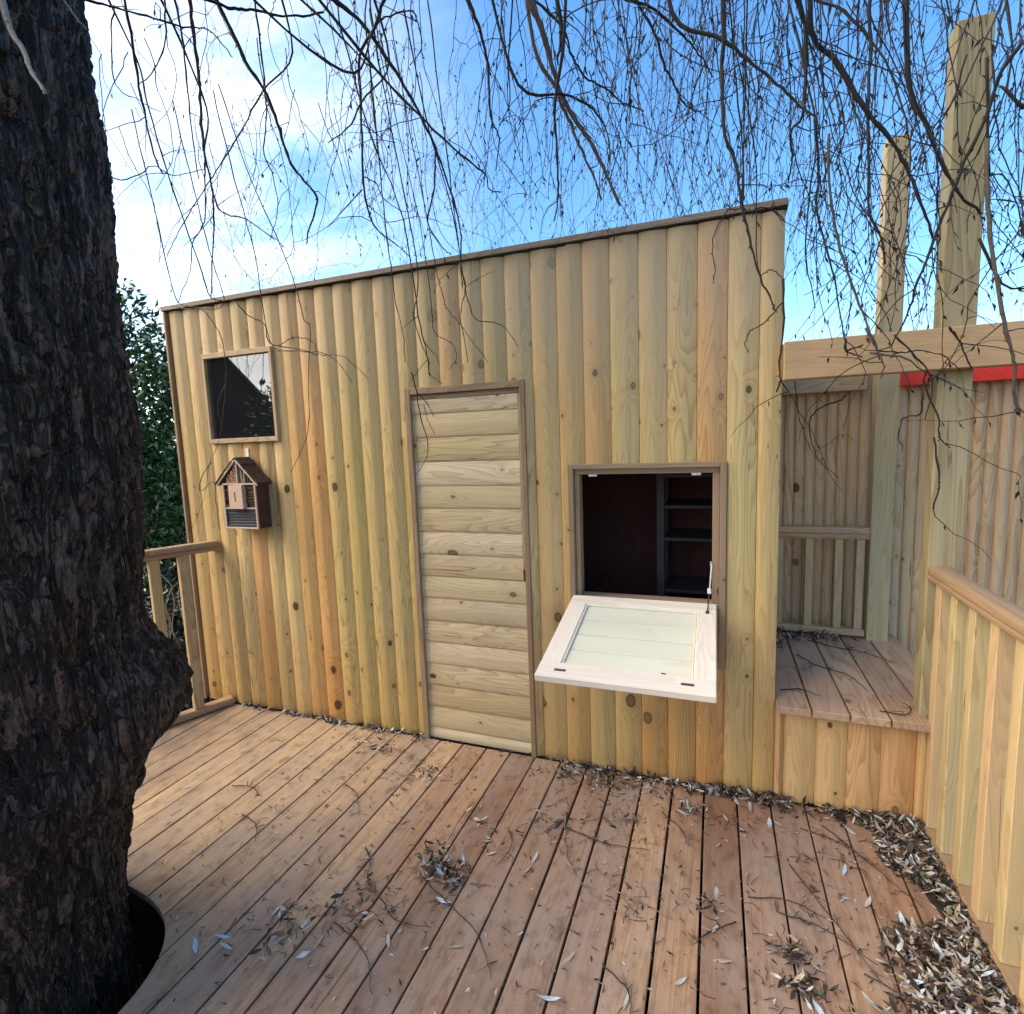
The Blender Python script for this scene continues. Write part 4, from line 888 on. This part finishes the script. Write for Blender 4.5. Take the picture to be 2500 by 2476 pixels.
zone(70, (-5.2, -1.6), (.6, 4.5), (3.0, 5.6), (.6, 2.2), .12, .42, .12, r=.0016)
order = sorted(range(len(TW)), key=lambda i: (TW[i][0][0][1] > .9 or TW[i][0][0][1] < -1.5, -len(TW[i][0])))
tm = M['branch']
stuff = MB()
for cnt, i in enumerate(order):
    S, a, b_ = TW[i]; rad = np.linspace(a, b_, len(S))*(1.32 if S[0][1] < .9 else 1.15)
    if cnt < 210:
        mb = MB(); mb.tube(S, rad, 4, cap=False); mb.build('twig', tm, wl)
    else: stuff.tube(S, rad, 3, cap=False)
o = stuff.build('fine_twigs', tm, wl); o['kind'] = 'stuff'
o = TWL.build('twig_leaves', M['twigleaf'], wl); o['kind'] = 'stuff'

# ---------------------------------------------------------------- shrubs to the left
def shrub(name, label, cat, c, rad, n, mat, ls, group=None, flat=1.0, base=None):
    t_ = thing(name, (c[0], c[1], GZ), label, cat, group)
    mb = MB(); rs = np.random.RandomState(abs(int(c[0]*100))+n)
    lobes = [(np.array(c)+rs.uniform(-.55, .55, 3)*np.array(rad), rs.uniform(.45, .75)) for _ in range(9)]+[(np.array(c), .85)]
    stems = MB()
    for q in range(9):
        tip = lobes[q][0]; b0 = np.array([c[0]+rs.uniform(-.15, .15), c[1]+rs.uniform(-.15, .15), GZ])
        stems.tube(smooth_poly([b0, (b0+tip)/2+rs.uniform(-.1, .1, 3), tip], 3), np.linspace(.022, .006, 7), 5)
    for k in range(n):
        lb, s_ = lobes[rs.randint(10)]
        v_ = rs.randn(3); v_ /= np.linalg.norm(v_); q = lb+v_*np.array(rad)*s_*rs.uniform(.72, 1.04)
        if q[2] < GZ+.03: q[2] = GZ+.03+rs.rand()*.1
        d = v_+rs.randn(3)*.7+[0, 0, -.35]; d /= np.linalg.norm(d)
        s = np.cross(d, rs.randn(3)); s /= np.linalg.norm(s)+1e-9; up_ = np.cross(d, s)
        ln = ls*rs.uniform(.6, 1.25); wd = ln*rs.uniform(.18, .26)
        mb.add([q, q+d*ln*.4+s*wd+up_*wd*.35, q+d*ln-up_*ln*.1, q+d*ln*.4-s*wd+up_*wd*.35], [(0, 1, 2), (0, 2, 3)])
    f = mb.build('foliage', mat, t_); f['kind'] = 'stuff'; stems.build('stem', M['branch1'], t_)
    return t_
shrub('laurel_shrub', 'tall glossy green laurel bush rising left of the playhouse beyond the railing', 'shrub', (-4.75, 1.6, 1.35), (1.0, 1.0, 1.65), 22000, M['laurel'], .085)
shrub('laurel_shrub', 'darker evergreen bush behind the tall laurel left of the trunk', 'shrub', (-6.2, 2.2, 1.0), (1.3, 1.2, 1.75), 14000, M['laurel'], .09)
shrub('ivy_thicket', 'dark ivy thicket low behind the left railing', 'shrub', (-2.95, .42, -.10), (.60, .75, .62), 5500, M['ivy'], .06)
shrub('laurel_shrub', 'low dark laurel in shade behind the trunk and railing', 'shrub', (-3.6, .4, -.05), (.8, .9, .70), 5500, M['ivy'], .08)
# bare pale twigs poking out of the thicket
bt = thing('bramble', (-2.6, .1, GZ), 'pale dry bramble stems arching beside the trunk behind the railing', 'plant')
for q in range(12):
    b0 = np.array([-2.6+random.uniform(-.3, .3), .1+random.uniform(-.3, .2), GZ])
    P = smooth_poly([b0, b0+[random.uniform(-.1, .2), random.uniform(-.1, .1), .5], b0+[random.uniform(-.3, .4), random.uniform(-.2, .2), random.uniform(.8, 1.4)], b0+[random.uniform(-.5, .6), random.uniform(-.3, .2), random.uniform(.9, 1.8)]], 5)
    MB().tube(P, np.linspace(.004, .0015, len(P)), 4).build('stem', M['branch3'], bt)

# neighbouring house: seen mirrored in the small window; its gable faces the playhouse
nh = thing('neighbour_house', (-9.86, -4.10, GZ), 'dark steep-gabled house mirrored in the small playhouse window', 'house')
brick = plain('dark_brick', (.055, .034, .028), .9, 0, .4, 12); slate = plain('dark_slate', (.035, .037, .043), .7, 0, .3, 8)
HM = Matrix(((-.69, -.72, 0, -9.86), (.72, -.69, 0, -4.10), (0, 0, 1, 0), (0, 0, 0, 1)))   # local x along the gable, y away from it
hw, hd, he, hr = 3.94, 7.0, 1.58, 6.43
hp = lambda *p: tuple(HM @ Vector(p))
mb = MB(); mb.add([hp(-hw, 0, GZ), hp(hw, 0, GZ), hp(hw, 0, he), hp(0, 0, hr), hp(-hw, 0, he), hp(-hw, hd, GZ), hp(hw, hd, GZ), hp(hw, hd, he), hp(0, hd, hr), hp(-hw, hd, he)], [(0, 1, 2, 3, 4), (9, 8, 7, 6, 5), (1, 6, 7, 2), (0, 4, 9, 5)])
mb.build('wall', brick, nh)
mb = MB()
for sg in (-1, 1):
    xe, ze = sg*(hw+.05), he-.06
    V = [hp(xe, -.1, ze), hp(xe, hd+.1, ze), hp(0, hd+.1, hr+.02), hp(0, -.1, hr+.02), hp(xe, -.1, ze+.1), hp(xe, hd+.1, ze+.1), hp(0, hd+.1, hr+.12), hp(0, -.1, hr+.12)]
    mb.add(V, [(0, 1, 2, 3), (7, 6, 5, 4), (0, 4, 5, 1), (1, 5, 6, 2), (2, 6, 7, 3), (3, 7, 4, 0)])
mb.build('roof', slate, nh)
shrub('laurel_shrub', 'bush beside the dark house, mirrored low in the small window', 'shrub', (-5.9, -5.3, 1.0), (.7, .7, 1.75), 3500, M['laurel'], .14)

# ---------------------------------------------------------------- leaves and twigs lying on the deck
def leaf_verts(ln, wd, curl, twist):
    """curled lance-shaped willow leaf, 5 stations"""
    curl *= 1.25; V = []; st_ = [(0, .12), (.22, .75), (.5, 1.0), (.78, .62), (1.0, .03)]
    for s_, w_ in st_:
        a = curl*(s_-.35); x_ = ln*(s_-.5); z_ = ln*curl*.5*(s_-.4)**2+.0015
        t_ = twist*(s_-.5); h = wd*w_
        V += [(x_, -h*math.cos(t_), z_-h*math.sin(t_)+abs(h)*.25), (x_, h*math.cos(t_), z_+h*math.sin(t_)+abs(h)*.25)]
    F = [(2*i, 2*i+2, 2*i+3, 2*i+1) for i in range(4)]
    return np.array(V), F
litter = MB()
def drop(x, y, z, mat=None, ln=None, flat=.5):
    ln = ln or (random.uniform(.009, .022) if random.random() < .55 else random.uniform(.022, .050)); wd = ln*random.uniform(.08, .17)
    V, F = leaf_verts(ln, wd, random.uniform(-.3, 1.3), random.uniform(-2.4, 2.4))
    e = Matrix.Rotation(random.uniform(0, 6.283), 3, 'Z') @ Matrix.Rotation(random.gauss(0, flat), 3, 'Y') @ Matrix.Rotation(random.gauss(0, flat*1.3), 3, 'X')
    V = V @ np.array(e).T
    V[:, 2] += z-min(0, V[:, 2].min())*.8; V[:, 0] += x; V[:, 1] += y
    V[:, 0] = np.minimum(V[:, 0], 1.632) if x < 1.632 else V[:, 0]
    V[:, 1] = np.minimum(V[:, 1], -.003) if y < 0 else V[:, 1]
    if mat is None: mat = random.choices(range(6), (18, 11, 24, 43, 2, 2))[0]
    litter.add(V, F, mat, True)
def pile_w(x, y):
    """how deep the drift is here (0..1): along the right rail, the step foot and the wall foot"""
    dr_ = 1.632-x; wdt = .20+.10*math.sin(y*7+1)+.05*math.sin(y*19)+(.05 if y < -.5 else 0)
    a = max(0, 1-dr_/wdt)**.7 if dr_ < wdt and y > -1.6 else 0
    dw = -.004-y; ww = .045+.05*max(0, min(1, (x-.6)/.7))+.018*math.sin(x*17)
    if x < .25: ww = .030+.012*math.sin(x*23)
    if -.46 < x < .25: ww = .004
    b_ = max(0, 1-dw/ww)**.8 if dw < ww else 0
    return max(a, b_*(1 if x > .9 else .55))
cnt = 0
while cnt < 11000:
    x = 1.632-abs(random.gauss(0, .16)) if random.random() < .72 else random.uniform(-1.7, 1.63)
    y = random.uniform(-1.1, -.006) if x > 1.2 else -abs(random.gauss(0, .05))-.005
    pw_ = pile_w(x, y)
    if random.random() < pw_: drop(x, y, random.uniform(0, .030)*pw_, flat=.38); cnt += 1
# clumps and loose scatter
for cx_, cy_, n, s_ in ((.03, -.765, 130, .045), (-.02, -.70, 40, .05), (1.116, -.714, 60, .035), (1.137, -.816, 80, .035), (.30, -.09, 60, .05), (.47, -.085, 110, .055), (.62, -.06, 60, .05), (.84, -.17, 40, .03), (.72, -.12, 30, .04), (-.33, -1.10, 60, .07), (-.15, -1.0, 40, .06), (.33, -.42, 25, .04), (.9, -.62, 24, .03), (-.35, -.28, 45, .05), (-.62, -.16, 50, .06), (-.2, -.9, 30, .05), (1.2, -.95, 60, .06), (.55, -.30, 30, .05), (1.0, -.2, 26, .05), (.1, -.5, 26, .06)):
    for _ in range(n): drop(random.gauss(cx_, s_), min(-.01, random.gauss(cy_, s_*.7)), abs(random.gauss(0, .008)), flat=.5)
for _ in range(1500):
    x = 1.62-2.6*random.random()**1.5; y = -1.5*random.random()-.02
    h = hole_half(x)
    if h is not None and abs(y-HC[1]) < h+.02: continue
    drop(x, y, .001, ln=random.uniform(.006, .024), flat=.25)
# platform litter
for _ in range(420):
    x = random.gauss(1.36, .09); y = .83-abs(random.gauss(0, .07))
    if random.random() < .35: x = random.gauss(1.19, .03); y = random.uniform(.55, .85)
    if 1.15 < x < 1.62: 
        V0 = len(litter.v); drop(x, y, .4215+random.uniform(0, .02), mat=random.choices(range(6), (8, 12, 30, 50, 2, 0))[0]);
# compacted dark mould under the drift
def mould(pts, zc=.010):
    n = len(pts); cx_ = sum(p[0] for p in pts)/n; cy_ = sum(p[1] for p in pts)/n
    V = [(p[0], p[1], .0008) for p in pts]+[(cx_+(p[0]-cx_)*.6, cy_+(p[1]-cy_)*.6, zc) for p in pts]
    litter.add(V, [(i, (i+1) % n, n+(i+1) % n, n+i) for i in range(n)]+[tuple(range(n, 2*n))], 3, True)
yy = np.linspace(-.01, -1.3, 40)
for a, b_ in zip(yy, yy[1:]):
    wa = .13+.075*math.sin(a*7+1)+.03*math.sin(a*19+2); wb = .13+.075*math.sin(b_*7+1)+.03*math.sin(b_*19+2)
    litter.add([(1.6325-wa, a, .0006), (1.6325, a, .022), (1.6325, b_, .022), (1.6325-wb, b_, .0006)], [(0, 1, 2, 3)], 3, True)
lt = litter.build('leaf_litter', LM); tag(lt, 'drift of dead willow leaves along the rail and wall foot', 'leaf litter', kind='stuff')
# larger single leaves
LBL = [('pale silver', 0), ('straw coloured', 1), ('brown', 2), ('blue-grey', 5), ('olive green', 4)]
spots = [(.318, -.604, 0, .055), (.309, -.662, 1, .045), (.09, -.868, 5, .06), (.526, -.93, 1, .055), (.504, -1.057, 5, .075), (.827, -.165, 5, .05), (.80, -.20, 0, .05), (-1.293, -.691, 5, .04), (-.41, -1.075, 5, .05), (-.122, -1.031, 4, .035), (1.384, -.11, 0, .06), (1.115, -.165, 5, .06), (1.15, -.16, 0, .05), (1.33, -.33, 5, .055), (1.37, -.455, 0, .05), (.93, -.34, 0, .035), (.92, -.70, 5, .045), (.90, -.71, 1, .04), (.94, -.80, 1, .055), (1.17, -.86, 5, .06), (.83, -.90, 0, .045), (1.00, -.06, 0, .06), (1.03, -.05, 0, .065), (1.05, -.085, 0, .06), (.60, -.05, 0, .045), (.44, -.03, 0, .05), (-.55, -1.25, 5, .06), (-.50, -1.2, 5, .05), (-.46, -1.22, 0, .05), (.70, -.40, 1, .04), (1.45, -.5, 5, .06), (1.47, -.52, 0, .06), (1.52, -.68, 0, .06), (1.40, -.62, 1, .06), (1.5, -.78, 5, .06), (1.3, -.8, 0, .06), (.16, -.63, 0, .04), (.12, -.58, 1, .035), (.45, -.6, 1, .035), (.65, -.62, 2, .04), (.35, -.30, 1, .04), (.25, -.36, 0, .03), (.55, -.15, 0, .04), (-.05, -.95, 2, .05), (-.25, -.96, 0, .04), (-.2, -1.12, 1, .05), (.0, -1.05, 0, .05), (.2, -1.0, 1, .045), (.7, -1.0, 0, .05), (1.0, -.95, 1, .06), (1.1, -.55, 2, .05), (1.22, -.6, 1, .05), (.76, -.3, 1, .04), (1.02, -.45, 1, .035), (.5, -.45, 2, .04), (-.6, -.6, 2, .03), (-.9, -.5, 2, .025), (-.35, -.5, 2, .03), (-.7, -.9, 1, .025), (-.15, -.3, 1, .03)]
def place_word(x, y):
    if y > -.22: return 'near the foot of the wall' if x < 1.15 else 'in the drift below the step'
    if x > 1.3: return 'in the drift along the right rail'
    if x < -.35: return 'on the pale boards near the tree'
    return 'on the deck boards in front of the door' if x < .3 else 'on the deck boards in front of the hatch'
LXS = [(-1.77, 'left railing'), (-1.46, 'insect hotel'), (-1.1, 'dark window'), (-.45, 'left door jamb'), (-.16, 'middle of the door'), (.12, 'right door jamb'), (.33, "hatch's left edge"), (.63, 'middle of the hatch'), (.94, "hatch's right edge"), (1.14, 'playhouse corner'), (1.4, 'middle of the step'), (1.62, 'right railing')]
PEND = {}
def leaf_label(o, look, x, y, what):
    """collected first, so that look-alikes close together are told apart by their order from the wall"""
    lx = min(LXS, key=lambda p: abs(p[0]-x))[1]
    row = 'by the wall' if y > -.25 else 'midway' if y > -.7 else 'in front'
    PEND.setdefault((look, what, lx, row), []).append((-y, o))
def flush_labels():
    for (look, what, lx, row), L_ in PEND.items():
        L_.sort(key=lambda p: p[0]); n = len(L_)
        for i, (_, o) in enumerate(L_):
            ex = '' if n == 1 else ', %s wall' % (('closer to', 'farther from')[i] if n == 2 else ('closest to', 'second from', 'third from', 'fourth from', 'fifth from', 'sixth from', 'seventh from')[i])
            o['label'] = '%s %s level with the %s, %s%s' % (look, what, lx, row, ex)
words = {0: 'silvery', 1: 'straw-coloured', 2: 'brown', 5: 'blue-grey', 4: 'small green'}
for x, y, mt_, ln in spots:
    V, F = leaf_verts(ln, ln*random.uniform(.10, .15), random.uniform(.2, .9), random.uniform(-1.2, 1.2))
    V[:, 2] -= V[:, 2].min()
    me = bpy.data.meshes.new('fallen_leaf'); me.from_pydata(V.tolist(), [], F); me.materials.append(LM[mt_])
    me.polygons.foreach_set('use_smooth', [True]*len(F))
    o = bpy.data.objects.new('fallen_leaf', me); COL.objects.link(o)
    lift = .026*pile_w(x, y)+.0035
    o.location = (x, y, lift); o.rotation_euler = (random.gauss(0, .12), random.gauss(0, .12), random.uniform(0, 6.28))
    leaf_label(o, words[mt_], x, y, 'willow leaf'); tag(o, None, 'leaf', 'single fallen willow leaves')
# fallen twigs
TWS = [[(.36, -.33), (.40, -.50), (.46, -.62), (.56, -.70), (.68, -.76)], [(.38, -.42), (.55, -.46), (.70, -.44)], [(.62, -.66), (.72, -.68), (.80, -.71)], [(-.03, -.80), (.12, -.88), (.25, -.95), (.34, -1.06)], [(-.12, -.92), (-.02, -.98), (.1, -.97)], [(1.16, -.36), (1.25, -.55), (1.33, -.72)], [(1.10, -.58), (1.22, -.60), (1.34, -.68)], [(.98, -.66), (.90, -.72), (.86, -.78)], [(1.30, -.12), (1.42, -.28), (1.52, -.42)], [(1.22, -.16), (1.34, -.20), (1.45, -.30)], [(.72, -.22), (.80, -.30), (.83, -.38)], [(-.62, -.46), (-.52, -.50), (-.44, -.60)], [(-.9, -.75), (-.8, -.78), (-.72, -.86)], [(-.3, -.75), (-.24, -.80), (-.2, -.88)], [(1.24, -.82), (1.34, -.9), (1.42, -1.0)], [(.62, -.92), (.7, -.97), (.72, -1.05)], [(-.2, -1.05), (-.05, -1.1), (.05, -1.2)], [(-1.1, -.62), (-1.0, -.6), (-.93, -.64)], [(1.02, -.55), (1.14, -.52), (1.24, -.56)], [(.18, -.50), (.22, -.58), (.20, -.68)], [(1.3, -.72), (1.42, -.78), (1.56, -.83)]]
for q, pl in enumerate(TWS):
    P = smooth_poly([(x, y, .0045+.014*pile_w(x, y)+random.uniform(0, .004)) for x, y in pl], 6)
    P[:, :2] += np.random.randn(len(P), 2)*.0018
    mb = MB(); mb.tube(P, np.linspace(.0022, .0009, len(P)), 5)
    for _ in range(3):
        b0 = P[random.randrange(2, len(P)-2)]; mb.tube([b0, b0+[random.uniform(-.03, .03), random.uniform(-.03, .03), .004], b0+[random.uniform(-.05, .05), random.uniform(-.05, .05), .002]], [.0014, .001, .0006], 4)
    pale = q in (0, 2, 14)
    o = mb.build('fallen_twig', M['branch3'] if pale else M['branch1'])
    mx_, my_ = pl[len(pl)//2]
    leaf_label(o, 'straw-coloured' if pale else 'dark', mx_, my_, 'fallen twig'); tag(o, None, 'twig', 'thin fallen twigs')
for q, (look, pl) in enumerate([('pale crooked fallen twig near the left edge of the raised platform', [(1.17, .30), (1.22, .36), (1.30, .34), (1.33, .42)]), ('dark fallen twig crossing the middle boards of the raised platform', [(1.28, .52), (1.36, .40), (1.46, .33), (1.50, .18)]), ('long dark fallen twig running from the leaf heap at the back of the raised platform', [(1.36, .74), (1.47, .66), (1.58, .62), (1.68, .52)]), ('short hooked fallen twig at the front right corner of the raised platform', [(1.50, .02), (1.57, .00), (1.61, .06), (1.60, .11)]), ('dark fallen twig near the front left of the raised platform', [(1.17, .10), (1.25, .13), (1.31, .08)])]):
    P = smooth_poly([(x, y, .4235+random.uniform(0, .005)) for x, y in pl], 6); P[:, :2] += np.random.randn(len(P), 2)*.002
    mb = MB(); mb.tube(P, np.linspace(.0026, .0011, len(P)), 5)
    for _ in range(3):
        b0 = P[random.randrange(2, len(P)-2)]; mb.tube([b0, b0+[random.uniform(-.03, .03), random.uniform(-.03, .03), .006], b0+[random.uniform(-.05, .05), random.uniform(-.05, .05), .002]], [.0016, .0012, .0007], 4)
    o = mb.build('fallen_twig', M['branch3'] if q == 0 else M['branch1']); tag(o, look, 'twig', 'thin fallen twigs')
flush_labels()
# tiny dark twig crumbs, far too many to count
cr = MB()
CL = [(.03, -.765), (.40, -.10), (1.12, -.76), (.84, -.18), (-.33, -1.08), (-.35, -.28), (-.65, -.17), (.33, -.42), (1.3, -.3), (.55, -.3), (-.15, -.95), (1.2, -.95), (.62, -.68)]
for _ in range(560):
    if random.random() < .6: c_ = random.choice(CL); x, y = random.gauss(c_[0], .10), random.gauss(c_[1], .07)
    else: x = 1.6-2.9*random.random()**1.25; y = -1.5*random.random()**.9-.01
    if y > -.004 or x > 1.62: continue
    h = hole_half(x)
    if (h is not None and abs(y-HC[1]) < h+.02) or x < left_x(y)+.05: continue
    a = random.uniform(0, 6.28); ln = random.uniform(.008, .055); k_ = random.uniform(-.4, .4)
    p0 = np.array([x, y, .0025]); p2 = p0+[ln*math.cos(a), ln*math.sin(a), 0]; p1_ = (p0+p2)/2+[-k_*ln*math.sin(a)*.6, k_*ln*math.cos(a)*.6, .003]
    pts_ = np.array([p0, p1_, p2]); pts_[:, 1] = np.minimum(pts_[:, 1], -.004); pts_[:, 0] = np.minimum(pts_[:, 0], 1.628)
    cr.tube(pts_, [.0012, .0011, .0007], 3, cap=False)
tag(cr.build('twig_crumbs', M['branch1']), 'tiny broken twig pieces strewn over the deck', 'twigs', kind='stuff')
